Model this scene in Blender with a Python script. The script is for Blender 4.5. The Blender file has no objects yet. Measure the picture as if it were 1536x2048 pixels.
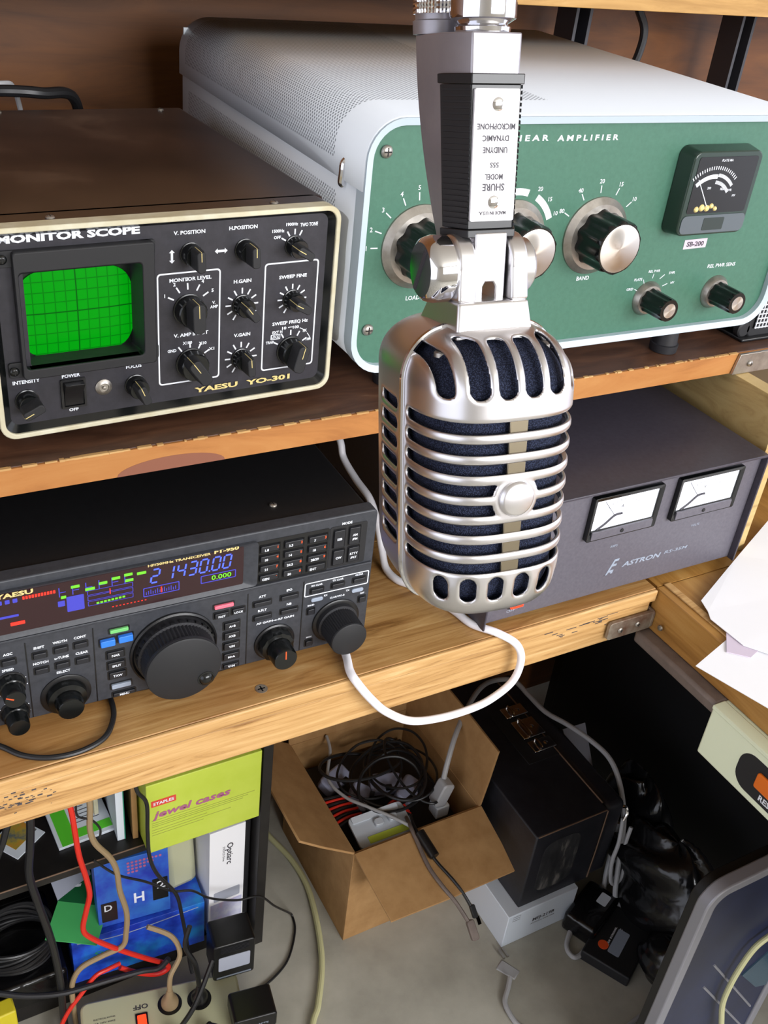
import bpy, math, random
from mathutils import Matrix, Vector
random.seed(7)
sc = bpy.context.scene
COL = sc.collection
MM = 0.001
def srgb(r, g, b):
    f = lambda c: (c/255/12.92) if c/255 <= 0.04045 else ((c/255+0.055)/1.055)**2.4
    return (f(r), f(g), f(b), 1.0)

# ---------------------------------------------------------------- camera
YAW, PITCH, ROLL, FPX = 0.5631, 0.5697, 0.1204, 2019.9
cy, sy, cp, sp = math.cos(YAW), math.sin(YAW), math.cos(PITCH), math.sin(PITCH)
Fw = Vector((sy*cp, cy*cp, -sp)); Rt0 = Vector((cy, -sy, 0)); Up0 = Rt0.cross(Fw)
c_, s_ = math.cos(ROLL), math.sin(ROLL)
Rt = c_*Rt0 + s_*Up0; Up = -s_*Rt0 + c_*Up0
cam = bpy.data.cameras.new('camera'); camo = bpy.data.objects.new('camera', cam); COL.objects.link(camo)
m = Matrix.Identity(4)
for i in range(3):
    m[i][0], m[i][1], m[i][2] = Rt[i], Up[i], -Fw[i]
m.translation = Vector((-0.3126, -0.4435, 0.4702)); camo.matrix_world = m
cam.sensor_fit = 'VERTICAL'; cam.sensor_height = 36.0; cam.sensor_width = 27.0
cam.lens = FPX/2048*36.0; cam.clip_start = 0.01; cam.clip_end = 50
sc.camera = camo

# ---------------------------------------------------------------- world, light, exposure
w = bpy.data.worlds.new('world'); sc.world = w; w.use_nodes = True
bg = w.node_tree.nodes['Background']; bg.inputs[0].default_value = (0.86, 0.89, 1.0, 1); bg.inputs[1].default_value = 1.5
def area(name, loc, target, sx, sy_, power, col):
    l = bpy.data.lights.new(name, 'AREA'); l.shape = 'RECTANGLE'; l.size = sx; l.size_y = sy_; l.energy = power; l.color = col
    o = bpy.data.objects.new(name, l); COL.objects.link(o); o.location = loc
    o.rotation_euler = (Vector(target)-Vector(loc)).to_track_quat('-Z', 'Y').to_euler(); return o
area('window_daylight', (0.85, -2.90, 1.10), (0.1, 0.1, 0.15), 2.6, 0.95, 98, (0.98, 0.985, 1.0))
sc.view_settings.view_transform = 'Standard'; sc.view_settings.look = 'None'
sc.view_settings.gamma = 1.0; sc.view_settings.use_curve_mapping = False
sc.view_settings.exposure = 0.42

# ---------------------------------------------------------------- materials
MATS = {}
def mat(name, col, rough=0.5, metal=0.0, spec=0.5, emit=None, es=1.0, alpha=None, coat=0.0):
    mt = bpy.data.materials.new(name); mt.use_nodes = True
    b = mt.node_tree.nodes['Principled BSDF']
    b.inputs['Base Color'].default_value = col if len(col) == 4 else srgb(*col)
    b.inputs['Roughness'].default_value = rough; b.inputs['Metallic'].default_value = metal
    b.inputs['Specular IOR Level'].default_value = spec
    if coat: b.inputs['Coat Weight'].default_value = coat
    if emit: b.inputs['Emission Color'].default_value = srgb(*emit); b.inputs['Emission Strength'].default_value = es
    if alpha is not None: b.inputs['Alpha'].default_value = alpha
    MATS[name] = mt; return mt
def nodes(mt): nt = mt.node_tree; return nt, nt.nodes, nt.links, nt.nodes['Principled BSDF']
def coords(nt, kind='Object', scale=(1, 1, 1), rot=(0, 0, 0)):
    tc = nt.nodes.new('ShaderNodeTexCoord'); mp = nt.nodes.new('ShaderNodeMapping')
    mp.inputs['Scale'].default_value = scale; mp.inputs['Rotation'].default_value = rot
    nt.links.new(tc.outputs[kind], mp.inputs['Vector']); return mp.outputs[0]
def ramp(nt, fac, stops):
    r = nt.nodes.new('ShaderNodeValToRGB'); nt.links.new(fac, r.inputs[0])
    e = r.color_ramp.elements
    while len(e) < len(stops): e.new(0.5)
    for k, (p, c) in enumerate(stops): e[k].position = p; e[k].color = srgb(*c)
    return r.outputs[0]
def noise(nt, vec, scale, detail=4, rough=0.6, dist=0.0):
    n = nt.nodes.new('ShaderNodeTexNoise'); n.inputs['Scale'].default_value = scale; n.inputs['Detail'].default_value = detail
    n.inputs['Roughness'].default_value = rough; n.inputs['Distortion'].default_value = dist
    nt.links.new(vec, n.inputs['Vector']); return n.outputs[0]
def bump(mt, fac, strength=0.3, dist=0.001):
    nt, N, L, b = nodes(mt); bp = N.new('ShaderNodeBump'); bp.inputs['Strength'].default_value = strength; bp.inputs['Distance'].default_value = dist
    L.new(fac, bp.inputs['Height']); L.new(bp.outputs[0], b.inputs['Normal'])
def noisy(name, stops, scale, rough=0.5, metal=0.0, stretch=(1, 1, 1), spec=0.5, bmp=0.0, detail=4, bd=0.001, dist=0.0):
    mt = mat(name, (128, 128, 128), rough, metal, spec); nt, N, L, b = nodes(mt)
    n = noise(nt, coords(nt, scale=stretch), scale, detail, 0.6, dist)
    L.new(ramp(nt, n, stops), b.inputs['Base Color'])
    if bmp: bump(mt, n, bmp, bd)
    return mt
def wood(name, stops, stretch, scale=14, rough=0.45, blotch=None, spec=0.4):
    mt = mat(name, (150, 100, 60), rough, 0, spec); nt, N, L, b = nodes(mt)
    v = coords(nt, scale=stretch); n = noise(nt, v, scale, 6, 0.65, 1.2)
    c = ramp(nt, n, stops)
    if blotch:
        n2 = noise(nt, coords(nt), 9, 3, 0.5); mx = N.new('ShaderNodeMix'); mx.data_type = 'RGBA'
        f = ramp(nt, n2, [(0.42, (0, 0, 0)), (0.72, (235, 235, 235))]); L.new(f, mx.inputs[0])
        L.new(c, mx.inputs[6]); mx.inputs[7].default_value = srgb(*blotch); c = mx.outputs[2]
    L.new(c, b.inputs['Base Color']); bump(mt, n, 0.12, 0.0006); return mt

M_floor = noisy('concrete', [(0.3, (146, 143, 132)), (0.55, (170, 167, 155)), (0.75, (186, 183, 171))], 9, 0.8, bmp=0.08, detail=8)
M_backwall = wood('brown_panelling', [(0.3, (78, 44, 12)), (0.6, (106, 62, 20)), (0.8, (120, 74, 26))], (1, 1, 6), 5, 0.5)
M_plaster = mat('cream_plaster', (205, 200, 188), 0.9)
M_desk = wood('oak_desk', [(0.3, (118, 80, 40)), (0.45, (168, 126, 74)), (0.56, (186, 146, 92)), (0.72, (204, 170, 116))], (1.6, 22, 22), 6, 0.4, blotch=(150, 102, 54))
M_deskedge = wood('pale_edge_wood', [(0.3, (132, 92, 50)), (0.44, (184, 142, 88)), (0.6, (200, 160, 106)), (0.74, (212, 180, 130))], (1.4, 20, 24), 6, 0.5)
M_return = wood('golden_ply', [(0.25, (130, 88, 38)), (0.5, (168, 122, 62)), (0.8, (184, 142, 82))], (10, 1.2, 12), 5, 0.38)
M_ply = wood('pale_plywood', [(0.25, (150, 120, 72)), (0.5, (190, 162, 108)), (0.8, (206, 182, 130))], (1, 2.5, 9), 6, 0.5)
M_shelf = wood('dark_stained_shelf', [(0.2, (44, 27, 20)), (0.5, (80, 53, 39)), (0.68, (96, 65, 47)), (0.82, (146, 114, 92))], (2, 9, 9), 7, 0.38)
M_shelfedge = wood('orange_edge', [(0.25, (140, 86, 42)), (0.5, (172, 114, 60)), (0.8, (184, 130, 74))], (1.5, 10, 6), 6, 0.5)
M_topshelf = wood('yellow_shelf', [(0.25, (150, 108, 50)), (0.6, (184, 142, 80)), (0.8, (196, 158, 98))], (1.5, 10, 10), 6, 0.5)
M_green = noisy('amp_green', [(0.3, (60, 103, 85)), (0.7, (67, 112, 93))], 260, 0.45)
M_ampgrey = mat('amp_light_grey', (196, 202, 206), 0.42)
M_bezel = mat('amp_bezel', (182, 196, 206), 0.4)
M_black = mat('black_plastic', (18, 18, 20), 0.35)
M_knobblk = mat('black_knob', (12, 14, 14), 0.22)
M_matte = mat('matte_black', (24, 24, 27), 0.6)
M_rubber = mat('black_rubber', (30, 30, 34), 0.55)
M_scopepanel = noisy('scope_panel', [(0.3, (30, 29, 36)), (0.7, (42, 40, 48))], 200, 0.5)
M_scopecase = noisy('scope_case_brown', [(0.3, (44, 30, 26)), (0.55, (62, 44, 36)), (0.75, (92, 72, 60))], 14, 0.3, detail=9)
M_cream = noisy('aged_cream_trim', [(0.3, (188, 178, 146)), (0.7, (208, 204, 182))], 60, 0.5)
M_white = mat('white_print', (228, 232, 240), 0.6)
M_gold = mat('gold_print', (226, 206, 138), 0.4, 0.3)
M_orange = mat('orange_print', (240, 90, 40), 0.5)
M_pink = mat('pink_key', (236, 110, 130), 0.4)
M_blue = mat('blue_key', (48, 120, 224), 0.35)
M_lgreen = mat('green_key', (110, 190, 110), 0.4)
M_lgrey = mat('pale_grey_key', (150, 160, 176), 0.4)
M_ft = noisy('transceiver_grey', [(0.3, (44, 46, 52)), (0.7, (56, 58, 64))], 300, 0.5)
M_fttop = noisy('transceiver_top', [(0.3, (10, 10, 12)), (0.7, (17, 16, 18))], 200, 0.5)
M_key = mat('dark_key', (30, 31, 36), 0.4)
M_display = mat('display_glass', (30, 14, 16), 0.15, emit=(58, 28, 34), es=0.35)
M_dblue = mat('display_blue', (60, 80, 220), 0.3, emit=(70, 90, 255), es=1.0)
M_dblue2 = mat('display_dim_blue', (50, 50, 140), 0.3, emit=(60, 60, 170), es=0.6)
M_dgreen = mat('display_green', (90, 170, 40), 0.3, emit=(80, 150, 30), es=0.7)
M_dred = mat('display_red', (210, 40, 30), 0.3, emit=(210, 40, 26), es=0.8)
M_psu = noisy('power_supply_grey', [(0.3, (88, 85, 94)), (0.7, (98, 95, 104))], 400, 0.42)
M_psutop = noisy('power_supply_cover', [(0.3, (56, 52, 62)), (0.7, (66, 62, 72))], 260, 0.38)
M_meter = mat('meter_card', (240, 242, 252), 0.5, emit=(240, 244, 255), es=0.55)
M_glass = mat('clear_glass', (235, 240, 240), 0.05); 
_nt, _N, _L, _b = nodes(M_glass); _b.inputs['Transmission Weight'].default_value = 1.0; _b.inputs['IOR'].default_value = 1.1
M_satin = mat('satin_nickel', (222, 220, 222), 0.33, 1.0)
M_stem = noisy('satin_stem', [(0.3, (150, 147, 154)), (0.7, (162, 158, 164))], 60, 0.38, 0.55)
M_chrome = mat('chrome', (225, 225, 228), 0.07, 1.0)
M_steel = noisy('steel', [(0.3, (150, 144, 136)), (0.7, (180, 175, 168))], 90, 0.38, 0.9)
M_rust = noisy('rusty_steel', [(0.35, (104, 74, 58)), (0.6, (150, 140, 126))], 50, 0.55, 0.5)
M_foam = mat('navy_cloth', (40, 46, 66), 0.85, 0, 0.2)
_nt, _N, _L, _b = nodes(M_foam); _v = _N.new('ShaderNodeTexVoronoi'); _v.inputs['Scale'].default_value = 2200; _L.new(coords(_nt), _v.inputs['Vector'])
_L.new(ramp(_nt, _v.outputs[0], [(0.1, (58, 66, 92)), (0.6, (20, 24, 40))]), _b.inputs['Base Color']); bump(M_foam, _v.outputs[0], 0.6, 0.0005)
M_plate = mat('label_plate', (232, 228, 232), 0.35)
M_ink = mat('dark_ink', (60, 58, 66), 0.6)
M_whitecable = mat('white_cable', (236, 234, 240), 0.4)
M_greycable = mat('grey_cable', (168, 168, 170), 0.45)
M_creamcable = mat('cream_cable', (198, 196, 150), 0.5)
M_tan = mat('tan_cable', (150, 128, 96), 0.5)
M_red = mat('red_cable', (214, 44, 30), 0.4)
M_blackcable = mat('black_cable', (26, 26, 28), 0.4)
M_paper = mat('white_paper', (244, 244, 248), 0.7)
M_paper2 = mat('lilac_paper', (214, 200, 218), 0.7)
M_card = noisy('cardboard', [(0.3, (158, 118, 72)), (0.7, (178, 138, 90))], 40, 0.8)
M_cardedge = mat('cardboard_edge', (196, 158, 108), 0.85)
M_case = noisy('black_leatherette', [(0.3, (24, 24, 30)), (0.7, (40, 40, 46))], 40, 0.45, bmp=0.35, detail=8)
M_scuff = noisy('scuffed_black', [(0.4, (36, 36, 40)), (0.55, (56, 56, 58)), (0.7, (128, 124, 120))], 60, 0.55, stretch=(1, 1, .3))
M_boxwhite = mat('white_card', (214, 222, 232), 0.6)
M_bookcase = noisy('black_laminate', [(0.3, (20, 18, 18)), (0.7, (30, 27, 26))], 60, 0.45)
M_edgewear = mat('worn_edge', (116, 92, 74), 0.7)
M_lime = noisy('lime_card', [(0.3, (188, 206, 66)), (0.7, (200, 216, 84))], 20, 0.5)
M_magenta = mat('magenta_print', (176, 96, 140), 0.6)
M_redlabel = mat('red_label', (222, 70, 60), 0.5)
M_bluebox = noisy('blue_card', [(0.35, (26, 50, 164)), (0.5, (40, 84, 204)), (0.68, (40, 140, 216))], 22, 0.35)
M_bluebox2 = noisy('royal_card', [(0.35, (38, 58, 180)), (0.65, (54, 120, 206))], 24, 0.4)
M_greencard = mat('green_card', (76, 180, 100), 0.5)
M_brightgreen = mat('bright_green', (92, 206, 50), 0.5)
M_teal = mat('teal_print', (40, 140, 110), 0.5)
M_beige = mat('beige_plastic', (190, 190, 156), 0.45)
M_pcream = mat('pale_cream_plastic', (230, 238, 208), 0.4)
M_redlit = mat('lit_red_switch', (220, 40, 20), 0.3, emit=(255, 50, 20), es=2.0)
M_rocker = mat('orange_rocker', (224, 110, 24), 0.35)
M_adlabel = mat('grey_label', (168, 172, 186), 0.5)
M_bag = mat('black_film', (14, 14, 16), 0.22)
_nt, _N, _L, _b = nodes(M_bag); bump(M_bag, noise(_nt, coords(_nt), 28, 2, 0.5, 1.0), 0.5, 0.004)
M_pcblue = noisy('tower_navy', [(0.3, (24, 28, 48)), (0.7, (44, 52, 84))], 5, 0.35)
M_pcframe = mat('tower_silver', (150, 150, 158), 0.4, 0.3)
M_bar = noisy('taupe_bar', [(0.3, (96, 84, 78)), (0.7, (120, 106, 98))], 40, 0.5)
M_clearpack = mat('blister_pack', (190, 196, 204), 0.12, 0, 0.8)
M_greyadapt = mat('lilac_plastic', (166, 170, 196), 0.5)
M_darkcab = mat('black_cabinet', (13, 13, 15), 0.5)
M_post = mat('dark_post', (52, 52, 58), 0.5)
M_yellow = mat('yellow_tape', (206, 190, 40), 0.5)

# CRT green with graticule (object coords in metres on the screen mesh, x/z)
M_crt = mat('crt_green', (0, 120, 10), 0.35)
_nt, N, L, b = nodes(M_crt)
tc = N.new('ShaderNodeTexCoord'); sep = N.new('ShaderNodeSeparateXYZ'); L.new(tc.outputs['Object'], sep.inputs[0])
def mth(op, a, bb=None):
    n = N.new('ShaderNodeMath'); n.operation = op
    for k, q in enumerate((a, bb)):
        if q is None: continue
        if isinstance(q, (int, float)): n.inputs[k].default_value = q
        else: L.new(q, n.inputs[k])
    return n.outputs[0]
def gridline(sock, pitch, off, half):
    q = mth('DIVIDE', mth('SUBTRACT', sock, off), pitch); d = mth('ABSOLUTE', mth('SUBTRACT', q, mth('ROUND', q)))
    return mth('LESS_THAN', d, half)
def axisline(sock, off, half): return mth('LESS_THAN', mth('ABSOLUTE', mth('SUBTRACT', sock, off)), half)
g = mth('MAXIMUM', gridline(sep.outputs[0], 0.0061, 0.052, 0.055), gridline(sep.outputs[2], 0.0061, 0.067, 0.055))
g = mth('MULTIPLY', g, 0.6); g = mth('MAXIMUM', g, mth('MAXIMUM', axisline(sep.outputs[0], 0.052, 0.0004), axisline(sep.outputs[2], 0.067, 0.0004)))
mx = N.new('ShaderNodeMix'); mx.data_type = 'RGBA'; L.new(g, mx.inputs[0]); mx.inputs[6].default_value = srgb(0, 168, 12); mx.inputs[7].default_value = srgb(0, 84, 10)
L.new(mx.outputs[2], b.inputs['Emission Color']); b.inputs['Emission Strength'].default_value = 0.62; b.inputs['Base Color'].default_value = srgb(0, 60, 4); b.inputs['Specular IOR Level'].default_value = 0.08

# perforated amp metal, driven by UV (u = distance round the shell, v = depth, metres)
M_perf = mat('perforated_grey', (196, 202, 206), 0.42)
_nt, N, L, b = nodes(M_perf)
uv = N.new('ShaderNodeUVMap'); uv.uv_map = 'UVMap'; sep = N.new('ShaderNodeSeparateXYZ'); L.new(uv.outputs[0], sep.inputs[0])
def cell(u, v):
    fu = mth('SUBTRACT', mth('FRACT', u), 0.5); fv = mth('SUBTRACT', mth('FRACT', v), 0.5)
    return mth('LESS_THAN', mth('ADD', mth('MULTIPLY', fu, fu), mth('MULTIPLY', fv, fv)), 0.052)
P = 0.0036
u1 = mth('DIVIDE', sep.outputs[0], P); v1 = mth('DIVIDE', sep.outputs[1], P*0.9)
h = mth('MAXIMUM', cell(u1, v1), cell(mth('ADD', u1, 0.5), mth('ADD', v1, 0.5)))
inr = mth('MULTIPLY', mth('GREATER_THAN', sep.outputs[1], 0.040), mth('LESS_THAN', sep.outputs[1], 0.326))
inr = mth('MULTIPLY', inr, mth('MULTIPLY', mth('GREATER_THAN', sep.outputs[0], 0.010), mth('LESS_THAN', sep.outputs[0], 0.185)))
h = mth('MULTIPLY', h, inr)
mx = N.new('ShaderNodeMix'); mx.data_type = 'RGBA'; L.new(h, mx.inputs[0]); mx.inputs[6].default_value = srgb(200, 205, 212); mx.inputs[7].default_value = srgb(112, 117, 124)
L.new(mx.outputs[2], b.inputs['Base Color']); bump(M_perf, mth('SUBTRACT', 1.0, h), 0.5, 0.001)

# ---------------------------------------------------------------- mesh helpers (millimetres in, metres out)
_txt = {}
def text_mesh(s, bold=0.0, shear=0.0):
    k = (s, bold, shear)
    if k not in _txt:
        cu = bpy.data.curves.new('t', 'FONT'); cu.body = s; cu.size = 1.0; cu.resolution_u = 2; cu.offset = bold; cu.shear = shear
        o = bpy.data.objects.new('t', cu); me = bpy.data.meshes.new_from_object(o)
        vs = [tuple(v.co) for v in me.vertices]; fs = [tuple(p.vertices) for p in me.polygons]
        bpy.data.objects.remove(o); bpy.data.curves.remove(cu); bpy.data.meshes.remove(me)
        xs = [v[0] for v in vs] or [0]; x0 = min(xs); x1 = max(xs)
        _txt[k] = ([(v[0]-x0, v[1]) for v in vs], fs, x1-x0)
    return _txt[k]
def rrect(x0, x1, z0, z1, r, n=5):
    r = max(0.01, min(r, (x1-x0)/2-1e-3, (z1-z0)/2-1e-3)); P = []
    for cx, cz, a0 in ((x1-r, z1-r, 0), (x0+r, z1-r, 90), (x0+r, z0+r, 180), (x1-r, z0+r, 270)):
        for k in range(n+1):
            a = math.radians(a0+90*k/n); P.append((cx+r*math.cos(a), cz+r*math.sin(a)))
    return P
def ellipse(cx, cz, rx, rz, n=32, e=2.0):
    P = []
    for k in range(n):
        a = 2*math.pi*k/n; c, s = math.cos(a), math.sin(a)
        P.append((cx+rx*math.copysign(abs(c)**(2/e), c), cz+rz*math.copysign(abs(s)**(2/e), s)))
    return P
def spline(pts, n=8):
    P = [Vector(p) for p in pts]; out = []
    for i in range(len(P)-1):
        p0 = P[max(i-1, 0)]; p1 = P[i]; p2 = P[i+1]; p3 = P[min(i+2, len(P)-1)]
        for k in range(n):
            t = k/n
            out.append(0.5*((2*p1)+(p2-p0)*t+(2*p0-5*p1+4*p2-p3)*t*t+(3*p1-p0-3*p2+p3)*t**3))
    out.append(P[-1]); return out
class MB:
    def __init__(s): s.v = []; s.f = []; s.uv = None
    def add(s, vs, fs, M=None):
        o = len(s.v)
        for p in vs:
            p = Vector(p)
            if M is not None: p = M @ p
            s.v.append(p)
        s.f += [tuple(i+o for i in f) for f in fs]; return s
    def box(s, x0, x1, y0, y1, z0, z1, M=None):
        return s.add([(x0, y0, z0), (x1, y0, z0), (x1, y1, z0), (x0, y1, z0), (x0, y0, z1), (x1, y0, z1), (x1, y1, z1), (x0, y1, z1)],
              [(0, 3, 2, 1), (4, 5, 6, 7), (0, 1, 5, 4), (1, 2, 6, 5), (2, 3, 7, 6), (3, 0, 4, 7)], M)
    def prism(s, P, y0, y1, M=None, P2=None, caps=True):     # outline in xz (counter-clockwise seen from -y), extruded y0 (front) -> y1
        n = len(P); P2 = P2 or P
        vs = [(x, y0, z) for x, z in P]+[(x, y1, z) for x, z in P2]
        fs = [(i, (i+1) % n, n+(i+1) % n, n+i)[::-1] for i in range(n)]
        if caps: fs += [tuple(range(n)), tuple(range(2*n-1, n-1, -1))]
        return s.add(vs, fs, M)
    def ring(s, A, B, y0, y1, M=None, yi=None):               # frame between outlines A (outer) and B (inner)
        n = len(A); yi = y0 if yi is None else yi
        vs = [(x, y0, z) for x, z in A]+[(x, yi, z) for x, z in B]+[(x, y1, z) for x, z in B]+[(x, y1, z) for x, z in A]
        fs = []
        for i in range(n):
            j = (i+1) % n
            for k in range(4): a = k*n; b = ((k+1) % 4)*n; fs.append((a+i, a+j, b+j, b+i))
        return s.add(vs, fs, M)
    def lathe(s, prof, c=(0, 0, 0), n=32, axis='-y', M=None, flute=None, cap=True):
        # prof: (radius, height along axis)
        vs = []; fs = []
        for ri, (r, h) in enumerate(prof):
            for k in range(n):
                a = 2*math.pi*k/n; rr = r
                if flute and flute[2] <= ri <= flute[3]: rr = r*(1-flute[1]*(0.5+0.5*math.cos(a*flute[0])))
                x, z = rr*math.cos(a), rr*math.sin(a)
                if axis == '-y': p = (c[0]+x, c[1]-h, c[2]+z)
                elif axis == 'z': p = (c[0]+x, c[1]-z, c[2]+h)
                elif axis == '-x': p = (c[0]-h, c[1]-x, c[2]+z)
                elif axis == 'x': p = (c[0]+h, c[1]+x, c[2]+z)
                vs.append(p)
        m_ = len(prof)
        for i in range(m_-1):
            for k in range(n):
                j = (k+1) % n; fs.append((i*n+k, i*n+j, (i+1)*n+j, (i+1)*n+k))
        if cap: fs += [tuple(range(n-1, -1, -1)), tuple((m_-1)*n+k for k in range(n))]
        return s.add(vs, fs, M)
    def tube(s, pts, r, n=8, sub=8, M=None, radii=None):
        P = spline(pts, sub) if sub else [Vector(p) for p in pts]
        vs = []; fs = []; prev = None; N_ = len(P)
        for i, p in enumerate(P):
            t = (P[min(i+1, N_-1)]-P[max(i-1, 0)]); t = t.normalized() if t.length > 1e-9 else Vector((0, 0, 1))
            if prev is None:
                prev = t.orthogonal().normalized()
            q = prev-t*prev.dot(t); prev = q.normalized() if q.length > 1e-6 else t.orthogonal().normalized()
            b_ = t.cross(prev)
            rr = r if radii is None else r*radii(i/(N_-1))
            for k in range(n):
                a = 2*math.pi*k/n; vs.append(p+prev*(rr*math.cos(a))+b_*(rr*math.sin(a)))
        for i in range(N_-1):
            for k in range(n):
                j = (k+1) % n; fs.append((i*n+k, i*n+j, (i+1)*n+j, (i+1)*n+k))
        fs += [tuple(range(n-1, -1, -1)), tuple((N_-1)*n+k for k in range(n))]
        return s.add(vs, fs, M)
    def text(s, t, x, z, size, y=0.0, align='c', bold=0.012, width=None, rot=0.0, M=None, shear=0.0, th=0.12):
        # lettering as a thin raised print on a plane facing -y
        vs, fs, wd = text_mesh(t, bold, shear)
        kx = size if width is None else width/max(wd, 1e-6)
        off = {'c': -wd*kx/2, 'l': 0, 'r': -wd*kx}[align]; cr, sr = math.cos(rot), math.sin(rot); out = []
        for a, b_ in vs:
            X, Z = a*kx+off, (b_-0.35)*size
            out.append((x+X*cr-Z*sr, y-th, z+X*sr+Z*cr))
        return s.add(out, fs, M)
    def build(s, name, material, parent=None, bevel=0.0, segs=2, smooth=True, angle=35, solid=None, mats=None):
        me = bpy.data.meshes.new(name); me.from_pydata([tuple(p*MM) for p in s.v], [], s.f)
        if smooth: me.shade_smooth(); me.set_sharp_from_angle(angle=math.radians(angle))
        me.materials.append(material)
        o = bpy.data.objects.new(name, me); COL.objects.link(o)
        if parent is not None: o.parent = parent
        if solid: md = o.modifiers.new('solid', 'SOLIDIFY'); md.thickness = solid*MM; md.offset = -1
        if bevel: md = o.modifiers.new('bevel', 'BEVEL'); md.width = bevel*MM; md.segments = segs; md.limit_method = 'ANGLE'; md.angle_limit = math.radians(40)
        return o
class Legend:                                       # each printed word its own part; tick marks gathered per dial
    def __init__(s, parent, m): s.p = parent; s.m = m; s.acc = MB()
    def text(s, *a, **k): MB().text(*a, **k).build('printed_legend', s.m, s.p, smooth=False); return s
    def box(s, *a): s.acc.box(*a); return s
    def tube(s, *a): s.acc.tube(*a); return s
    def flush(s, name='scale_marks'):
        if s.acc.v: s.acc.build(name, s.m, s.p, smooth=False)
        s.acc = MB()
def tag(o, label=None, cat=None, group=None, kind=None):
    if label: o['label'] = label
    if cat: o['category'] = cat
    if group: o['group'] = group
    if kind: o['kind'] = kind
    return o
def thing(name, loc, label, cat, rz=0.0, group=None):
    o = bpy.data.objects.new(name, None); COL.objects.link(o); o.empty_display_size = 0.02
    o.location = Vector(loc)*MM; o.rotation_euler = (0, 0, rz); return tag(o, label, cat, group)
def B(x0, x1, y0, y1, z0, z1): return MB().box(x0, x1, y0, y1, z0, z1)
def Rz(a, loc=(0, 0, 0)): return Matrix.Translation(loc) @ Matrix.Rotation(a, 4, 'Z')
def struct(name, mb, material, **k): return tag(mb.build(name, material, **k), kind='structure')
def screw(c, r, parent, axis='-y', name='screw', m=None):
    mb = MB().lathe([(r*.95, 0), (r, .25*r), (r*.85, .5*r), (r*.45, .68*r)], c, 16, axis)
    o = mb.build(name, m or M_steel, parent)
    h = .72*r
    s = MB()
    if axis == '-y':
        s.box(c[0]-r*.6, c[0]+r*.6, c[1]-h-.02, c[1]-h+.3*r, c[2]-r*.1, c[2]+r*.1); s.box(c[0]-r*.1, c[0]+r*.1, c[1]-h-.03, c[1]-h+.3*r, c[2]-r*.6, c[2]+r*.6)
    else:
        s.box(c[0]-r*.6, c[0]+r*.6, c[1]-r*.1, c[1]+r*.1, c[2]+h-.3*r, c[2]+h+.02); s.box(c[0]-r*.1, c[0]+r*.1, c[1]-r*.6, c[1]+r*.6, c[2]+h-.3*r, c[2]+h+.03)
    s.build('screw_slot', M_black, o); return o

# ================================================================ the room
FL = -720.0
struct('floor', B(-3000, 3000, -3300, 640, FL-20, FL), M_floor)
struct('wall_back', B(-3000, 3000, 540, 560, FL, 1700), M_backwall)
struct('ceiling', B(-3000, 3000, -3300, 640, 1700, 1720), M_plaster)
_w = MB()
for bx in ((-3000, -500, -3000, -2960, FL, 1700), (2200, 3000, -3000, -2960, FL, 1700), (-500, 2200, -3000, -2960, FL, 480), (-500, 2200, -3000, -2960, 1600, 1700)): _w.box(*bx)
struct('wall_front', _w, M_plaster)
wf = struct('window_1', MB().ring(rrect(-500, 2200, 480, 1600, .1, 1), rrect(-450, 2150, 530, 1550, .1, 1), -3010, -2950), M_paper)
B(835, 865, -3000, -2960, 530, 1550).build('window_mullion', M_paper, wf)

# ================================================================ bench, shelves
bench = thing('workbench', (0, 0, 0), 'long golden oak workbench top carrying the transceiver and power supply', 'workbench')
for k, (y0, y1) in enumerate(((0.6, 139.5), (140.0, 279.5), (280.0, 419.5), (420.0, 539))):
    B(-1100, 236, y0 if k else 2, y1, -12, 0).build('plank', M_desk, bench, bevel=.6)
B(-1100, 234, 1.5, 22, -43, -12.6).build('front_rail', M_deskedge, bench, bevel=1.5)
B(-1100, 236, -1.2, 2, -11, -0.4).build('front_lipping', M_deskedge, bench, bevel=1)
B(-1100, 234, 22, 539, -40, -28).build('underside', M_deskedge, bench)
ks = MB(); ks.lathe([(4.2, 0), (4.2, .25)], (-103, 14, 0), 20, 'z'); so = ks.build('screw', M_rust, bench)
MB().box(-105.6, -100.4, 13.5, 14.5, .2, .3).box(-103.5, -102.5, 11.4, 16.6, .2, .3).build('screw_slot', M_black, so)
rnd = random.Random(3)
st = MB()
for k in range(46):
    x, z = -262+rnd.gauss(0, 9), -22+rnd.gauss(0, 4.5); a = rnd.uniform(.3, 1.5)
    st.box(x-a, x+a, 1.35, 1.6, z-.35*a, z+.35*a)
for k in range(26):
    x, z = rnd.uniform(-320, 200), -12.4+rnd.uniform(-.4, .6); a = rnd.uniform(2, 7); st.box(x-a, x+a, 1.3, 1.6, z-.25, z+.3)
for k in range(18):
    x, z = 175+rnd.gauss(0, 22), -18+rnd.gauss(0, 3); a = rnd.uniform(1, 6); st.box(x-a, x+a, 1.3, 1.6, z-.3, z+.3)
tag(st.build('ink_stain', M_ink, bench), kind='stuff')

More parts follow.
